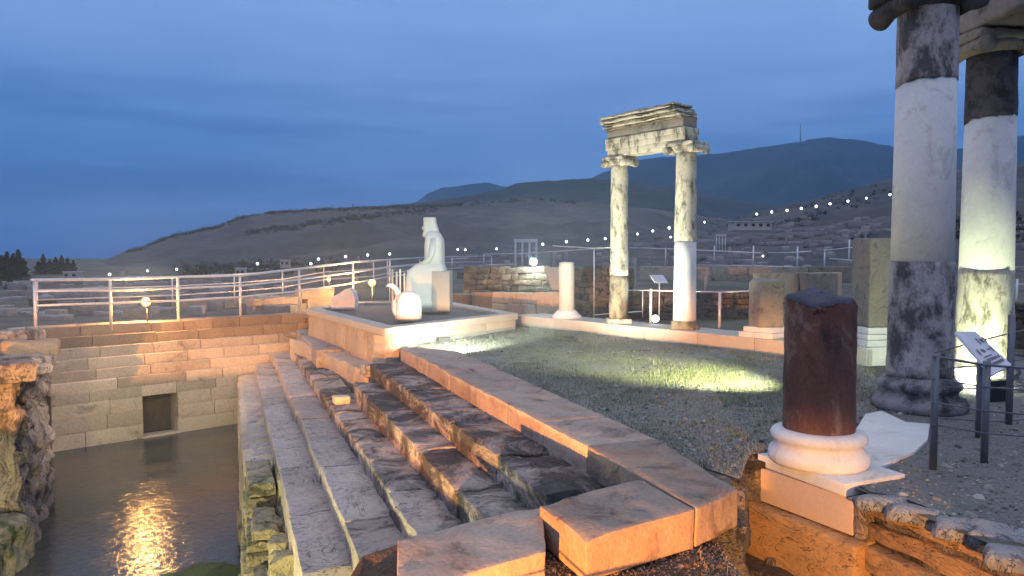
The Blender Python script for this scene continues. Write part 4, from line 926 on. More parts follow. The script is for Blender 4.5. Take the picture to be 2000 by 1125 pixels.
# second, further railing running up the ramp
f2 = [(74, 620, 24), (337, 600, 26), (458, 597, 28), (552, 590, 30), (633, 580, 32), (730, 575, 33), (757, 570, 36), (820, 566, 40), (960, 560, 44)]
t2 = [547, 541, 536, 530, 517, 511, 508, 503, 500]
e = empty('guard_rail', tuple(P(*f2[4])), 'thinner white railing behind, climbing the ramp towards the statue', 'railing')
for (x, y, Y), yt in zip(f2, t2):
    p = P(x, y, Y); tp = P(x, yt, Y); MB().tube([(p.x, p.y, p.z), (p.x, p.y, tp.z)], .03, 8).build('post', M['rail'], e)
for off in (0, 18, 36): MB().tube([P(x, yt + off * 26 / Y, Y) for (x, y, Y), yt in zip(f2, t2)], .026, 8).build('rail', M['rail'], e)
def simple_rail(posts, rails, label, r=.025, mat='rail', pr=None):
    """posts: (px, ytop, ybot, Y); rails: list of [(px,py,Y)...]"""
    a = P(posts[0][0], posts[0][2], posts[0][3]); e = empty('guard_rail', tuple(a), label, 'railing')
    for (x, yt, yb, Y) in posts:
        p, q_ = P(x, yb, Y), P(x, yt, Y); MB().tube([(p.x, p.y, p.z - .05), (p.x, p.y, q_.z)], pr or r * 1.2, 10).build('post', M[mat], e)
    for rl in rails: MB().tube([P(*a_) for a_ in rl], r, 8).build('rail', M[mat], e)
simple_rail([(1160, 487, 618, 19.5), (1255, 566, 618, 18.8)], [[(1080, 480, 22), (1160, 485, 19.5), (1215, 483, 19.2)], [(1160, 615, 19.5), (1255, 608, 18.8)]], 'thin grey railing between the round stub and the arch', .014)
simple_rail([(1271, 564, 632, 16.6), (1405, 570, 651, 15.4)], [[(1225, 567, 17.5), (1271, 567, 16.6), (1405, 571, 15.4), (1475, 568, 15.0)]], 'low white rail on short posts passing behind the right arch column', .014, pr=.032)
simple_rail([(1395, 480, 520, 38), (1471, 480, 528, 36), (1557, 482, 533, 34), (1610, 487, 533, 33), (1658, 468, 522, 32), (1300, 484, 517, 40)], [[(1230, 484, 44), (1300, 486, 40), (1395, 490, 38), (1487, 494, 36)], [(1500, 494, 36), (1557, 493, 34), (1585, 491, 33.5)], [(1350, 518, 39), (1471, 519, 36), (1557, 522, 34), (1675, 524, 32)], [(1610, 490, 33), (1658, 484, 32), (1690, 482, 31)], [(1620, 505, 33), (1690, 511, 31)]], 'distant white railing with tall posts across the far field behind the square pillars', .03)
simple_rail([(883, 503, 522, 46), (945, 496, 522, 46), (1160, 484, 520, 44)], [[(870, 507, 48), (915, 504, 47)], [(900, 524, 46), (960, 517, 46), (1010, 516, 45)], [(945, 497, 46), (1030, 495, 45), (1160, 486, 44)]], 'distant thin railing left of the bright white lamp', .03)
simple_rail([(1985, 545, 610, 15), (2040, 548, 615, 14)], [[(1975, 556, 15.5), (2040, 556, 14)]], 'rail at the right frame edge behind the second tall column', .02)
# near railing and information lectern at the right
e = empty('cable_fence', tuple(G(1822, 915)), 'low dark steel post fence with thin cables in the right foreground', 'fence')
nf = [(1822, 692, 918), (1922, 705, 905), (2030, 718, 900)]
for (x, yt, yb) in nf:
    p = G(x, yb); MB().tube([(p.x, p.y, -.05), (p.x, p.y, P(x, yt, p.y).z)], .030, 12).build('post', M['dkpost'], e)
for k, off in enumerate((4, 52, 104, 152)):
    a = [P(x, yt + off * .9 + (0 if i != 1 else 4), G(x, yb).y - .03) for i, (x, yt, yb) in enumerate(nf)]
    MB().tube(a, .007 if k else .011, 8).build('cable', M['dkpost'], e)
e = empty('cable_fence', tuple(G(1970, 830)), 'dark steel fence post with cables behind the sign at the right edge', 'fence')
p = G(1970, 830); zt = P(1970, 615, p.y).z
MB().tube([(p.x, p.y, -.05), (p.x, p.y, zt)], .034, 12).build('post', M['dkpost'], e)
for k, (y0, y1, y2) in enumerate(((689, 663, 640), (722, 712, 700), (755, 760, 752), (815, 823, 822))):
    MB().tube([P(1825, y0, p.y - .2), P(1925, y1, p.y - .1), P(1970, (y1 + y2) / 2, p.y), P(2080, y2 - 12, p.y)], .008, 8).build('cable', M['dkpost'], e)
sg = empty('information_sign', tuple(G(1930, 860)), 'tilted pale information panel on a post in front of the second tall column', 'sign')
cs_ = [P(1866, 648, 7.3), P(1904, 647, 7.6), P(1976, 712, 6.8), P(1938, 732, 6.5)]
def slab(c, th): 
    nrm = (c[1] - c[0]).cross(c[3] - c[0]).normalized(); nrm = nrm if nrm.z > 0 else -nrm
    return [tuple(v) for v in c] + [tuple(v - nrm * th) for v in c], nrm
vs, nrm = slab(cs_, .025)
b = MB(); b.add(vs, [(0, 1, 2, 3), (7, 6, 5, 4), (0, 4, 5, 1), (1, 5, 6, 2), (2, 6, 7, 3), (3, 7, 4, 0)]); b.build('panel', M['panel'], sg, False)
def onp(u_, v_): return cs_[0] * ((1 - u_) * (1 - v_)) + cs_[1] * ((1 - u_) * v_) + cs_[2] * (u_ * v_) + cs_[3] * (u_ * (1 - v_)) + nrm * .014
b = MB()
for (u0, u1_, v0, v1) in ((.22, .40, .55, .9), (.48, .62, .15, .8), (.72, .78, .2, .85), (.82, .88, .2, .85), (.66, .69, .2, .6)):
    if u1_ - u0 > .1:
        b.add([onp(u0, v0), onp(u1_, v0), onp(u1_, v0 + .06), onp(u0, v0 + .06)], [(0, 1, 2, 3)]); b.add([onp(u0, v1), onp(u1_, v1), onp(u1_, v1 + .06), onp(u0, v1 + .06)], [(0, 1, 2, 3)]); b.add([onp(u0 + .02, v0 + .15), onp(u1_ - .03, v0 + .2), onp(u1_ - .05, v1 - .1), onp(u0 + .05, v1 - .05)], [(0, 1, 2, 3)])
    else:
        for kk in range(7):
            a_, b2_ = v0 + (v1 - v0) * kk / 7, v0 + (v1 - v0) * (kk + .75) / 7; b.add([onp(u0, a_), onp(u1_, a_), onp(u1_, b2_), onp(u0, b2_)], [(0, 1, 2, 3)])
b.build('printed_figures', M['ink'], sg, False)
m_ = (cs_[0] + cs_[2]) / 2 - nrm * .03
MB().tube([(m_.x, m_.y, 0), (m_.x, m_.y, m_.z)], .03, 12).build('post', M['dkpost'], sg)
# small lectern beyond the rail
sg = empty('information_sign', tuple(P(1287, 606, 17.2)), 'small white lectern sign on a thin post between the arch columns', 'sign')
c4 = [P(1269, 537, 17.0), P(1295, 537, 17.3), P(1305, 552, 16.9), P(1279, 551, 16.6)]; vs, _ = slab(c4, .02)
b = MB(); b.add(vs, [(0, 1, 2, 3), (7, 6, 5, 4), (0, 4, 5, 1), (1, 5, 6, 2), (2, 6, 7, 3), (3, 7, 4, 0)]); b.build('panel', M['panel'], sg, False)
a, c_ = P(1288, 545, 17), P(1288, 625, 17); MB().tube([(a.x, a.y, c_.z), (a.x, a.y, a.z)], .015, 8).build('post', M['rail'], sg)

# ------------------------------------------------------------------ lamps
def light(kind, loc, power, col, r=.08, target=None, size=120, blend=.6, par=None):
    l = bpy.data.lights.new('lamp_light', kind); l.energy = power; l.color = col; l.shadow_soft_size = r
    if kind == 'SPOT': l.spot_size = math.radians(size); l.spot_blend = blend
    o = bpy.data.objects.new('lamp_light', l); COL.objects.link(o)
    o.location = Vector(loc) - (parent_world(par) if par else Vector((0, 0, 0)))
    if target is not None: o.rotation_euler = (Vector(target) - Vector(loc)).to_track_quat('-Z', 'Y').to_euler()
    if par: o.parent = par
    return o
def flood(px, py, Y, face, label, lens, w=.3, gz_=None, h=.22):
    """small floodlight: housing with a lens facing `face` direction, on a bracket and stake"""
    c = P(px, py, Y); zg = (gz_ if gz_ is not None else c.z - .35); e = empty('floodlight', (c.x, c.y, zg), label, 'floodlight')
    f = Vector(face).normalized(); rz = math.atan2(f.y, f.x)
    (MB().box(tuple(c), (.12, w, h), rz) if f.y > 0 else MB().tube([c - f * .06, c + f * .06], w * .35, 20)).build('housing', M['black'], e, False)
    cl_ = c + f * .065; b = MB(); b.tube([cl_ - f * .01, cl_ + f * .012], min(w, h) * .44 if lens is M['cool'] and w < .4 else w * .31, 20); b.build('lens', lens, e, False)
    b = MB(); b.tube([(c.x, c.y, zg), (c.x, c.y, c.z - h / 2)], .018, 8); b.build('bracket', M['black'], e)
    return e, c, f
tocam = (0, -1, 0)
e, c, f = flood(287, 590, 18.9, tocam, 'warm glowing floodlight behind the guard rail above the pool wall', M['warm'], .36, .0)
light('POINT', c + Vector((-.02, -.25, .05)), 300, (1, .50, .14), .13, par=e)
e, c, f = flood(727, 552, 25.5, tocam, 'warm glowing floodlight left of the seated statue', M['warm'], .36, -.3)
light('POINT', c + Vector((0, -.35, .02)), 330, (1, .55, .18), .14, par=e)
e, c, f = flood(643, 545, 29, tocam, 'smaller warm lamp glowing behind the ramp railing', M['warm'], .26, -.3)
light('POINT', c + Vector((0, -.35, .02)), 330, (1, .5, .16), .12, par=e)
e, c, f = flood(1042, 512, 27, tocam, 'brilliant white floodlight on the rubble wall behind the round stub', M['cool'], .46, .9, .34)
light('POINT', c + Vector((0, -.45, .12)), 170, (.80, 1, .88), .16, par=e)
# floods that light the statue and the arch, seen from behind as a dark box
e, c, f = flood(868, 666, 15.0, (-.3, 1, 0), 'small black floodlight box on the lawn edge aimed at the platform wall', M['cool'], .25, .02, .15)
light('SPOT', (-.9, 13.1, .3), 430, (.92, 1, .80), .08, target=(xs_(840), YS, 1.3), size=110, par=e)
light('SPOT', (.3, 13.8, .3), 950, (1, .95, .70), .06, target=(2.6, 15.9, 3.0), size=105, par=e)
e, c, f = flood(1280, 622, 16.4, (-.2, -1, 0), 'small bright white floodlight at the foot of the lectern between the arch columns', emis('white lens', (.9, 1, .95), 6), .26, .28, .1)
light('SPOT', c + Vector((-.05, -.15, .05)), 70, (.95, 1, .85), .06, target=(2.2, 15.2, 4.3), size=120, par=e)
e, c, f = flood(1945, 762, 8.9, (-.2, 1, 0), 'black floodlight on the ground under the information panel', M['cool'], .3, .0, .26)
light('SPOT', c + Vector((-.25, .2, .1)), 130, (.92, 1, .60), .1, target=(q2.x - .2, q2.y, .7), size=130, par=e)
# flood behind the red stub that throws a pool of light over the grass
lp_ = Vector((cc.x + 1.25, cc.y + 2.7, 1.12))
e = empty('floodlight', (lp_.x, lp_.y, 0), 'floodlight hidden behind the red stub that lights the grass', 'floodlight')
MB().box(tuple(lp_), (.12, .26, .18), 2.6).build('housing', M['black'], e, False); MB().tube([(lp_.x, lp_.y, 0), tuple(lp_)], .02, 8).build('pole', M['black'], e)
light('SPOT', lp_ + Vector((-.12, .05, 0)), 800, (.95, 1, .55), .08, target=(pool_c.x - .1, pool_c.y + .3, 0), size=62, blend=.9, par=e)
# orange flood behind and left of the photographer, then lights without fixtures
e = empty('floodlight', (-3.0, -5.0, -.2), 'big orange floodlight behind the photographer, with an added plate blocking its upward light', 'floodlight')
MB().box((-3.0, -5.16, .15), (.5, .14, .26)).build('housing', M['black'], e, False)
MB().box((-3.1, -4.7, .222), (1.2, .9, .015)).build('added_cutoff_plate', M['black'], e, False)  # added out-of-view plate that cuts off the flood's upward light
b = MB(); b.tube([(-3.0, -5.16, -.3), (-3.0, -5.16, .06)], .03, 8); b.build('bracket', M['black'], e)
light('SPOT', (-3.0, -5.0, .185), 14500, (1, .37, .06), .02, target=(-4.35, 8.0, -.75), size=63, blend=.12)
light('SPOT', (1.3, -.8, .42), 1500, (1, .46, .10), .06, target=(2.45, 5.6, -.75), size=24, blend=.6)  # added spot without a fixture, throws orange onto the ochre foundation
light('SPOT', (-4.4, 4.2, -2.0), 700, (1, .88, .34), .15, target=(-3.0, 10, -2.0), size=130, blend=.6)
light('POINT', (-9.0, 6.5, -1.6), 150, (1, .86, .34), .15)
light('SPOT', (-5.0, 9.5, 1.5), 760, (1, .84, .62), .3, target=(-9.3, 17.3, -1.3), size=62, blend=.7)  # added spot without a fixture, brightens the far pool wall

# ------------------------------------------------------------------ distant lamps
lamp_px = [(214, 536), (288, 529), (345, 526), (503, 515), (607, 515), (622, 506), (675, 501), (718, 498), (761, 496), (894, 487), (909, 488), (970, 486), (1060, 477), (1106, 472), (1148, 469), (1182, 466), (1245, 457), (1275, 451), (1307, 445), (1376, 434), (1478, 418), (1507, 414), (1537, 411), (1565, 407), (1594, 403), (1621, 398), (1656, 393), (1692, 387), (1738, 380), (1310, 463), (1490, 500)]
lbm = None
for i, (px, py) in enumerate(lamp_px):
    h_ = hit(px, py + 7) if px > 1340 else None
    if h_ is None:
        Y = 70 + (px % 37); base_ = P(px, py, Y); Yg = Y; gz0 = -1.2
        h_ = Vector((base_.x, base_.y, gz(base_.x, base_.y)))
    top_ = P(px, py, h_.y); s_ = h_.y
    e = empty('street_lamp', tuple(h_), 'small white globe lamp on a thin post among the distant ruins' if px < 1340 else 'small white globe lamp on the road climbing the right hillside', 'street lamp', 'distant field lamps' if px < 1340 else 'distant hillside lamps')
    r = 2.3 / F * s_ * random.uniform(.8, 1.15)
    MB().tube([tuple(h_), (h_.x, h_.y, top_.z)], min(.08, r * .25), 6).build('post', M['dkpost'], e)
    MB().lathe((h_.x, h_.y, top_.z), [(r * .3, -r), (r * .85, -r * .5), (r, 0), (r * .85, r * .5), (r * .3, r)], 10).build('globe', M['globe'], e)

# ------------------------------------------------------------------ distant ruins
var = []
for k in range(7):
    b = MB(); w, d_, h = random.uniform(.5, 1.3), random.uniform(.4, .7), random.uniform(.25, .7)
    b.rblock([Vector((-w / 2, -d_ / 2)), Vector((w / 2, -d_ / 2)), Vector((w / 2, d_ / 2)), Vector((-w / 2, d_ / 2))], -.1, h, seg=.25, amp=.04, rnd=.04, erode=.1, tint=random.uniform(-.2, .4)); var.append(b)
vm = [None] * 7
def put(mesh_o, loc, rz, s, label, cat, group, name='stone_block'):
    o = mesh_o.copy(); COL.objects.link(o); o.location = loc; o.rotation_euler = (0, 0, rz); o.scale = (s, s, s * .8); tag(o, label, cat, group); return o
protos = []
M['farst'] = stone('distant ruin stone', (.36, .33, .32), (.24, .22, .22), amt=.2, sc=1.5, bump=.5)
for k in range(7):
    o = var[k].build('stone_block', M['farst']); protos.append(o)
cnt = 0; tries = 0
def blocked(px, py): return (590 < px < 1015 and py > 585) or py > 640
zones = [(0, 600, 545, 625, 85, 'low stone block lying in the dark field left of the statue'), (880, 1200, 480, 530, 30, 'low stone block lying in the far field near the bright white lamp'), (1230, 1680, 455, 545, 90, 'low stone block lying in the far field beyond the arch'), (1380, 1745, 425, 470, 50, 'pale stone block on the slope below the hillside lamps'), (1975, 2000, 430, 540, 8, 'stone block on the slope at the right frame edge')]
first = set()
for zi, (x0, x1, y0, y1, n, lb) in enumerate(zones):
    for k in range(n):
        px, py = random.uniform(x0, x1), random.uniform(y0, y1); h_ = hit(px, py)
        if h_ is None or h_.y < 24: continue
        pi_ = random.randrange(7); o = protos[pi_]; s = min(3.2, .55 + h_.y / 60 * .8)
        if pi_ in first: o = put(o, h_, random.uniform(-.5, .5), s, lb, 'stone block', lb)
        else:
            first.add(pi_); o.location = h_; o.scale = (s, s, s * .8); tag(o, lb, 'stone block', lb)
# low ruined walls
def ruin_wall(x0, y0, x1, y1, hpx, label, mat='rubble', Yo=None, th=.5):
    a = hit(x0, y0); b2 = hit(x1, y1)
    if a is None or b2 is None: return
    dd_ = (b2 - a); L = Vector((dd_.x, dd_.y)).length; u = Vector((dd_.x, dd_.y)) / L; n_ = Vector((-u.y, u.x))
    hh = hpx / F * (a.y + b2.y) / 2; bq = MB(); t_ = 0
    while t_ < L:
        w = min(L - t_, random.uniform(.9, 2.2) * max(1, a.y / 35)); p_ = Vector((a.x, a.y)) + u * t_; 
        zz0 = a.z + (b2.z - a.z) * t_ / L
        bq.rblock([p_, p_ + u * w, p_ + u * w + n_ * th, p_ + n_ * th], zz0 - .3, zz0 + hh * random.uniform(.75, 1.1), seg=max(.14, a.y * .006), amp=.05, rnd=.05, erode=.12, tint=random.uniform(-.2, .25)); t_ += w
        if L - t_ < .3: break
    tag(bq.build('ruined_wall', M[mat], loc=tuple(a)), label, 'wall')
walls = [(60, 600, 330, 590, 12, 'low ruined wall in the dark field behind the end rail post', 'rubble'),
    (340, 608, 600, 588, 18, 'broken rubble wall lit orange behind the guard rail', 'wallst'),
    (300, 575, 520, 565, 7, 'thin line of ruined masonry crossing the field behind the warm lamp', 'farst'),
    (160, 560, 420, 552, 6, 'far low ruin wall above the guard rail at left', 'farst'),
    (0, 590, 110, 580, 7, 'low ruined wall under the conifers at the left edge', 'farst'),
    (0, 612, 90, 618, 6, 'low stone row in the grass at the left edge', 'farst'),
    (560, 560, 700, 549, 9, 'far ruined wall behind the ramp, left of the statue', 'farst'),
    (900, 545, 1100, 540, 12, 'far rubble terrace wall left of the round stub', 'rubble'),
    (1130, 530, 1320, 528, 7, 'far ruined wall seen through the arch', 'farst'),
    (1360, 548, 1560, 550, 8, 'low ruined wall in the field right of the arch', 'farst'),
    (1240, 505, 1500, 500, 5, 'long thin ruin wall far beyond the arch', 'farst'),
    (1400, 478, 1700, 474, 5, 'ruined wall line at the foot of the right hillside', 'farst'),
    (1500, 460, 1740, 452, 5, 'ruined wall line halfway up the right hillside', 'farst'),
    (1270, 478, 1420, 470, 5, 'ruined wall row beyond the arch, near the hill foot', 'farst')]
for w_ in walls: ruin_wall(*w_)
# orange lit ramp wall and the big rubble terrace behind the round stub: placed by depth
def wall_px(x0, yb0, yt0, Y0, x1, yb1, yt1, Y1, th, mat, label, rows=2, name='terrace_wall', lo=.5, hi=1.2, amp=.03, seg=.15):
    a, b2 = P(x0, yb0, Y0), P(x1, yb1, Y1); ta, tb = P(x0, yt0, Y0), P(x1, yt1, Y1); u = Vector((b2.x - a.x, b2.y - a.y)); L = u.length; u /= L; n_ = Vector((-u.y, u.x)); n_ = n_ if n_.y > 0 else -n_
    bq = MB()
    for r in range(rows):
        t_ = 0
        while t_ < L - .01:
            w = random.uniform(lo, hi); w = w if L - t_ - w > lo * .5 else L - t_
            k = (t_ + w / 2) / L; zb = (a.z + (b2.z - a.z) * k) - .0; zt_ = ta.z + (tb.z - ta.z) * k; h = (zt_ - zb) / rows
            p_ = Vector((a.x, a.y)) + u * t_; j = random.uniform(-.03, .03)
            bq.rblock([p_ + n_ * j, p_ + u * (w - .01) + n_ * j, p_ + u * (w - .01) + n_ * th, p_ + n_ * th], zb + h * r - (.4 if r == 0 else 0), zb + h * (r + 1) - .008 + (random.uniform(-.04, .08) if r == rows - 1 else 0), seg=seg, amp=amp, rnd=.025, tint=random.uniform(-.3, .3)); t_ += w
    o = bq.build(name, M[mat], loc=tuple(a)); tag(o, label, 'wall'); return o
wall_px(495, 618, 590, 24.5, 655, 600, 556, 27.0, .5, 'wallst', 'stone ramp wall glowing orange between the guard rail and the platform', 2, lo=1.4, hi=2.6)
wall_px(880, 600, 572, 24.5, 985, 604, 575, 23.5, .4, 'wallor', 'reddish squared block wall right of the statue behind the platform', 1, lo=.7, hi=1.3)
wall_px(905, 575, 524, 27.5, 1120, 585, 522, 26.5, .8, 'rubble', 'rubble masonry terrace wall below the bright white lamp', 5, lo=.25, hi=.7, amp=.05)
wall_px(960, 612, 572, 23.6, 1095, 618, 572, 21.8, .5, 'wallst', 'pale squared-block wall standing before the rubble terrace', 2, lo=.7, hi=1.3)
wall_px(1120, 622, 522, 22.2, 1215, 628, 526, 21.0, .7, 'rubble', 'dark rubble masonry pier between the round stub and the arch', 8, lo=.2, hi=.5, amp=.05)
wall_px(1228, 622, 568, 21.5, 1320, 628, 566, 20.5, .5, 'rubble', 'dark ruined wall seen through the arch behind the lectern', 4, lo=.4, hi=.9)
wall_px(1358, 610, 572, 21, 1475, 606, 570, 21, .5, 'rubble', 'dark ruined wall right of the arch behind the low rail', 3, lo=.4, hi=1.)
wall_px(1473, 600, 532, 17.2, 1560, 600, 532, 17.0, .35, 'archgr', 'grey cement-faced low wall behind the squat pillar', 1, lo=1., hi=1.3)
wall_px(1562, 600, 534, 17.0, 1636, 600, 536, 16.8, .35, 'archgr', 'low grey wall just left of the tall square pillar, behind the red stub', 1, lo=1., hi=1.3)
wall_px(1637, 600, 533, 16.75, 1646, 600, 533, 16.75, .4, 'cream', 'narrow end of the low grey wall, its yellow lamplight painted in cream', 1, lo=1., hi=1.3, amp=.004)  # lamplit end of the grey wall, the yellow light put into its colour
wall_px(1975, 640, 590, 13, 2080, 640, 590, 12.5, .5, 'rubble', 'ruined wall behind the second tall column at the right edge', 3)
wall_px(1250, 530, 519, 34, 1720, 534, 524, 29, .3, 'archgr', 'long thin pale kerb crossing the far grass behind the arch', 1, lo=3, hi=5, amp=.02, seg=.6)
b = MB(); g1 = [P(1078, 566, 21.4), P(1098, 566, 21.4), P(1098, 522, 21.4), P(1063, 522, 21.4)]
b.add([tuple(v) for v in g1] + [(v.x, v.y + .3, v.z) for v in g1], [(0, 1, 2, 3), (7, 6, 5, 4), (0, 4, 5, 1), (1, 5, 6, 2), (2, 6, 7, 3), (3, 7, 4, 0)])
tag(bevel(b.build('wall_fragment', M['concrete'], None, False, loc=tuple(g1[0])), .02), 'pale triangular cement patch leaning on the wall beside the round stub', 'fragment')
# terrain patches: green strip and lilac paving right of the arch
b = MB(); pp = [P(1358, 575, 26), P(1700, 575, 26), P(1700, 528, 32), P(1358, 525, 34)]
mg = groundmat('dark grass strip', [(.02, .04, .018), (.035, .06, .025), (.05, .06, .03)], .8, .6, .05, 30)
q4 = [G(1180, 566, -.25 + .012), G(1740, 566, -.25 + .012), G(1740, 530, -.3 + .012), G(1180, 528, -.3 + .012)]
# ruined gateway, huts and mast
def gate(px0, px1, yt, yb, Y, label):
    a, b2 = P(px0, yb, Y), P(px1, yt, Y); e = empty('ruined_gateway', ((a.x + b2.x) / 2, Y, a.z), label, 'gateway'); W_ = b2.x - a.x; H_ = b2.z - a.z
    for k in range(4):
        x = a.x + W_ * (.06 + .88 * k / 3); MB().lathe((x, Y, a.z - 1), shaft_profile(.045 * W_, .04 * W_, 0, H_ * .86 + 1, 1), 12).build('pillar', M['marble'], e)
    MB().box(((a.x + b2.x) / 2, Y, a.z + H_ * .93), (W_, W_ * .2, H_ * .14)).build('lintel', M['marble'], e, False)
gate(1004, 1050, 467, 512, 78, 'small white ruined gateway of four pillars above the bright lamp')
gate(1398, 1418, 458, 480, 120, 'tiny ruined gateway on the far field beyond the arch')
def hut(px0, px1, yt, yb, Y, label, roof=True):
    a, b2 = P(px0, yb, Y), P(px1, yt, Y); e = empty('hut', ((a.x + b2.x) / 2, Y, a.z), label, 'hut'); W_ = b2.x - a.x; H_ = b2.z - a.z
    MB().box(((a.x + b2.x) / 2, Y, a.z + H_ * .35), (W_, W_ * .6, H_ * 1.3)).build('wall', M['concrete'], e, False)
    MB().box(((a.x + b2.x) / 2, Y, a.z + H_ * 1.03), (W_ * 1.06, W_ * .66, H_ * .1)).build('roof', M['panel'], e, False)
    nW = max(2, int(W_ / 1.6))
    for k in range(nW): MB().box((a.x + W_ * (k + .5) / nW, Y - W_ * .3 - .02, a.z + H_ * .5), (W_ / nW * .45, .06, H_ * .4)).build('window', M['black'], e, False)
hut(128, 157, 531, 543, 95, 'small white hut beyond the left end of the guard rail')
hut(462, 480, 524, 538, 80, 'tiny pale hut above the guard rail left of centre')
hut(549, 566, 508, 520, 90, 'small white box hut on the field below the hill')
hut(1428, 1500, 434, 447, 170, 'long low pale building at the foot of the right hillside')
a = P(350, 542, 85); b = MB(); b.box((a.x, 85, a.z + .6), (.55, .55, 3.2)); tag(b.build('pylon', M['dkpost'], None, False, loc=tuple(a)), 'short dark pylon beside a lamp above the guard rail', 'pylon')
# column stumps in the field
for i, (px, yb, yt, Y, w) in enumerate([(240, 552, 530, 55, 8), (700, 520, 500, 60, 5), (1083, 520, 492, 46, 9), (1106, 518, 486, 60, 6), (1240, 560, 505, 40, 8), (1425, 500, 482, 60, 6), (1536, 470, 450, 110, 5), (1690, 468, 450, 100, 6), (480, 560, 542, 48, 8), (170, 590, 560, 36, 12), (180, 592, 566, 37, 10), (1380, 556, 540, 32, 10)]):
    a, c2 = P(px, yb, Y), P(px, yt, Y); r = w / F * Y / 2
    b = MB(); b.lathe((a.x, Y, a.z - .8), shaft_profile(r, r * .93, 0, c2.z - a.z + .8, .3), 14, amp=.02)
    tag(b.build('column_stump', M['farst'], loc=tuple(a)), 'thin broken column standing in the distant ruin field', 'column', 'broken columns in the distant field')
# mast on the mountain
a, c2 = P(1563, 274, 3250), P(1563, 241, 3250); b = MB(); b.tube([(a.x, a.y, a.z - 20), (a.x, a.y, c2.z)], [2.4, 1.2], 6)
tag(b.build('radio_mast', M['dkpost'], loc=tuple(a)), 'thin radio mast on the mountain top', 'mast')

LM = [('the small white hut', 142, 536), ('the warm guard-rail lamp', 287, 590), ('the guard-rail end post', 70, 580), ('the third guard-rail post', 349, 580), ('the fourth guard-rail post', 470, 575), ('the ramp foot', 500, 600), ('the dark pylon', 350, 526), ('the brilliant white lamp', 1042, 512), ('the white four-pillar gateway', 1027, 490), ('the round column stub', 1107, 515), ('the slender arch column', 1210, 500), ('the thicker arch column', 1338, 500), ('the squat pillar', 1497, 540), ('the long pale building', 1464, 440), ('the tall square pillar', 1708, 470), ('the red column stub', 1605, 560), ('the second tall column', 1960, 500), ('the nearest tall column', 1760, 450), ('the low lectern', 1287, 540), ('the tiny far gateway', 1408, 470)]
ORD = ['nearest', 'second nearest', 'third nearest', 'fourth nearest', 'fifth nearest', 'sixth nearest', 'seventh nearest', 'eighth nearest', 'ninth nearest', 'tenth nearest']
def W_(k):
    a = 'first second third fourth fifth sixth seventh eighth ninth tenth eleventh twelfth thirteenth fourteenth fifteenth sixteenth seventeenth eighteenth nineteenth twentieth'.split()
    t10 = {2: 'twenty', 3: 'thirty', 4: 'forty', 5: 'fifty'}; k += 1
    return a[k - 1] if k <= 20 else (t10[k // 10] + ('-' + a[k % 10 - 1] if k % 10 else 'th').replace('yth', 'ieth'))
def to_px(p):
    d = Vector(p) - Vector((0, 0, CZ)); f = d.y * cp - d.z * sp_; u = d.y * sp_ + d.z * cp; return 1000 + F * d.x / f, 562.5 - F * u / f
def name_by_landmark(objs, noun):
    b_ = {}
    for o in objs:
        x, y = to_px(o.location); best = min(LM, key=lambda l: (l[1] - x) ** 2 + (l[2] - y) ** 2 * 4)
        dx, dy = x - best[1], y - best[2]
        rel = ('upper ' if dy < 0 else 'lower ') + ('right' if dx > 0 else 'left'); b_.setdefault((best[0], rel), []).append((dx * dx + dy * dy * 4, o))
    for (lm, rel), l in b_.items():
        l.sort(key=lambda q: q[0])
        for k, (_, o) in enumerate(l): o['label'] = W_(k).replace('first', '').strip() + ' nearest' + ' ' + noun + ' ' + rel + ' of ' + lm
blocks_ = [o for o in COL.objects if o.get('category') == 'stone block' and 'far' in str(o.get('group', '')) + str(o.get('label', '')) or (o.get('category') == 'stone block' and o.get('group') and ('field' in o['group'] or 'slope' in o['group']))]
blocks_ = [o for o in COL.objects if o.get('group') in [z_[5] for z_ in zones]]
name_by_landmark(blocks_, 'low stone block')
for o in blocks_: o['group'] = 'loose stone blocks in the ruin field'
name_by_landmark([o for o in COL.objects if o.get('group') == 'broken columns in the distant field'], 'thin broken column')
for g_, row in (('distant field lamps', 'in the far-field row'), ('distant hillside lamps', 'in the hillside row')):
    l = sorted([o for o in COL.objects if o.get('group') == g_], key=lambda o: to_px(o.location)[0])
    for k, o in enumerate(l): o['label'] = 'small white globe lamp, ' + W_(k) + ' from the left ' + row
# ------------------------------------------------------------------ trees
def conifer(px, yb, yt, Y, label, wide=.28):
    a, c2 = P(px, yb, Y), P(px, yt, Y); H_ = c2.z - a.z; e = empty('conifer_tree', (a.x, Y, a.z), label, 'tree', 'conifers at the left edge')
    MB().tube([(a.x, Y, a.z - 1), (a.x, Y, c2.z - H_ * .1)], [H_ * .03, H_ * .008], 7).build('trunk', M['trunk'], e)
    V, F_ = [], []
    for k in range(2600):
        h = random.random() ** .8; rad = H_ * wide * (1 - h) ** .75 * (.5 + .5 * random.random()) * (1 + .35 * math.sin(h * 34 + px)) * (.9 + .3 * noise.noise(Vector((h * 6, px, k % 5))))
        th = random.uniform(0, 6.28); x, y, z = a.x + rad * math.cos(th), Y + rad * math.sin(th), a.z + H_ * (.04 + h * .96); s = H_ * .024 * random.uniform(.6, 1.4)
        b_ = len(V)
        for q_ in range(3): V.append((x + random.uniform(-s, s), y + random.uniform(-s, s), z + random.uniform(-s, s)))
        F_.append((b_, b_ + 1, b_ + 2))
    mesh('crown', V, F_, M['foli'], e, smooth=False)
cl_ = 'dark pointed conifer in the clump beyond the field at the left edge'
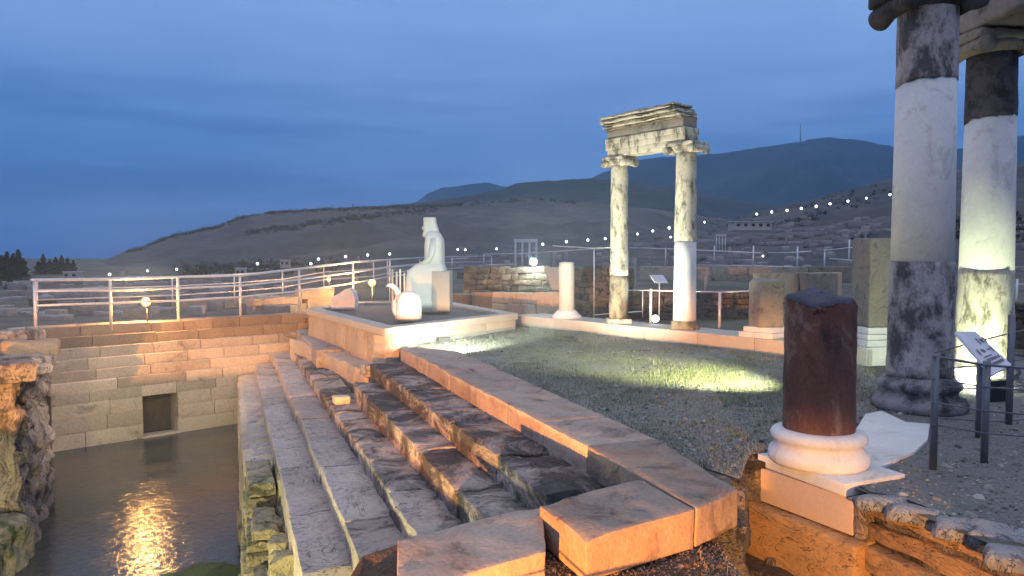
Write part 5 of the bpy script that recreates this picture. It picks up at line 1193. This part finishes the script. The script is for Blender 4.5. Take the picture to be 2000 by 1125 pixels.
for (px, yb, yt, Y, w) in [(-12, 590, 497, 90, .3), (6, 590, 500, 85, .28), (16, 592, 493, 88, .24), (28, 590, 496, 92, .26), (38, 585, 489, 86, .26), (47, 580, 505, 95, .3), (-2, 600, 520, 70, .4), (76, 565, 510, 110, .34), (86, 560, 497, 115, .26), (98, 560, 507, 112, .34), (110, 560, 503, 118, .34), (122, 560, 500, 112, .3), (133, 556, 504, 110, .32), (144, 552, 508, 112, .32), (20, 610, 545, 60, .5)]:
    conifer(px, yb, yt, Y, cl_, w)
# scrub line along the hill crests and patches on the hills: one mass
l = sorted([o for o in COL.objects if o.get('group') == 'conifers at the left edge'], key=lambda o: to_px(o.location)[0])
for k, o in enumerate(l): o['label'] = 'dark pointed conifer, ' + W_(k) + ' from the left in the clump beyond the field'
V, F_ = [], []
def shrub(p, s):
    for k in range(26):
        v = Vector((random.gauss(0, 1), random.gauss(0, 1), abs(random.gauss(0, .8)))) * s * .45; b_ = len(V)
        for q_ in range(3): V.append((p.x + v.x + random.uniform(-s, s) * .3, p.y + v.y + random.uniform(-s, s) * .3, p.z + v.z + random.uniform(-s, s) * .3))
        F_.append((b_, b_ + 1, b_ + 2))
h1p = [(60, 540), (130, 526), (190, 512), (260, 487), (350, 457), (420, 443), (480, 421), (560, 411), (700, 405), (850, 401), (960, 392), (1050, 389), (1130, 394)]
for k in range(520):
    px = random.choice([random.uniform(420, 1130), random.uniform(520, 900), random.uniform(250, 480)]); y = interp(h1p, px) + abs(random.gauss(1.2, 2)); h_ = hit(px, y + 1.5)
    if h_: shrub(h_, random.uniform(1.2, 3.0))
for k in range(420):
    px = random.uniform(480, 860); y = 455 - (px - 480) * .13 + random.gauss(0, 3.) + 6 * noise.noise(Vector((px * .02, 0, 0))); h_ = hit(px, y)
    if h_: shrub(h_, random.uniform(1, 2.2))
for k in range(700):
    px = random.uniform(1380, 2000); y = random.uniform(360, 470); h_ = hit(px, y)
    if h_ and noise.noise(h_ * .02) > .0: shrub(h_, random.uniform(.8, 1.8))
for k in range(240):
    px = random.uniform(340, 660); y = 528 + random.gauss(0, 6) - (px - 340) * .03; h_ = hit(px, y)
    if h_: shrub(h_, random.uniform(.8, 1.6))
tag(mesh('scrub', V, F_, M['shrub'], smooth=False), 'dark scrub and far trees scattered over the hillsides', 'scrub', kind='stuff')
# dry weeds by the platform corner
# ------------------------------------------------------------------ haze
hz = MB(); hz.box((0, 50, 440), (11200, 11400, 960))
hm = bpy.data.materials.new('evening haze'); hm.use_nodes = True; t = hm.node_tree; t.nodes.clear(); o_ = N(t, 'ShaderNodeOutputMaterial'); v_ = N(t, 'ShaderNodeVolumePrincipled')
v_.inputs['Color'].default_value = (.20, .52, 1, 1); v_.inputs['Density'].default_value = .00018; t.links.new(v_.outputs[0], o_.inputs['Volume'])
HZ = True
if HZ: tag(hz.build('haze', hm, None, False), 'thin blue evening haze in the air', 'haze', kind='stuff')

# steam over the thermal pool, its box widened over the terrace for lamp halos
ms = MB(); ms.box((-6.2, 21.5, .55), (24, 25, 6.9))
mm_ = bpy.data.materials.new('pool steam'); mm_.use_nodes = True; t = mm_.node_tree; t.nodes.clear(); o_ = N(t, 'ShaderNodeOutputMaterial'); v_ = N(t, 'ShaderNodeVolumePrincipled')
v_.inputs['Color'].default_value = (.80, .90, 1, 1); v_.inputs['Density'].default_value = .0042; t.links.new(v_.outputs[0], o_.inputs['Volume'])
tag(ms.build('steam', mm_, None, False), 'thin steam over the thermal pool, spread around the lamps to give them halos', 'steam', kind='stuff')
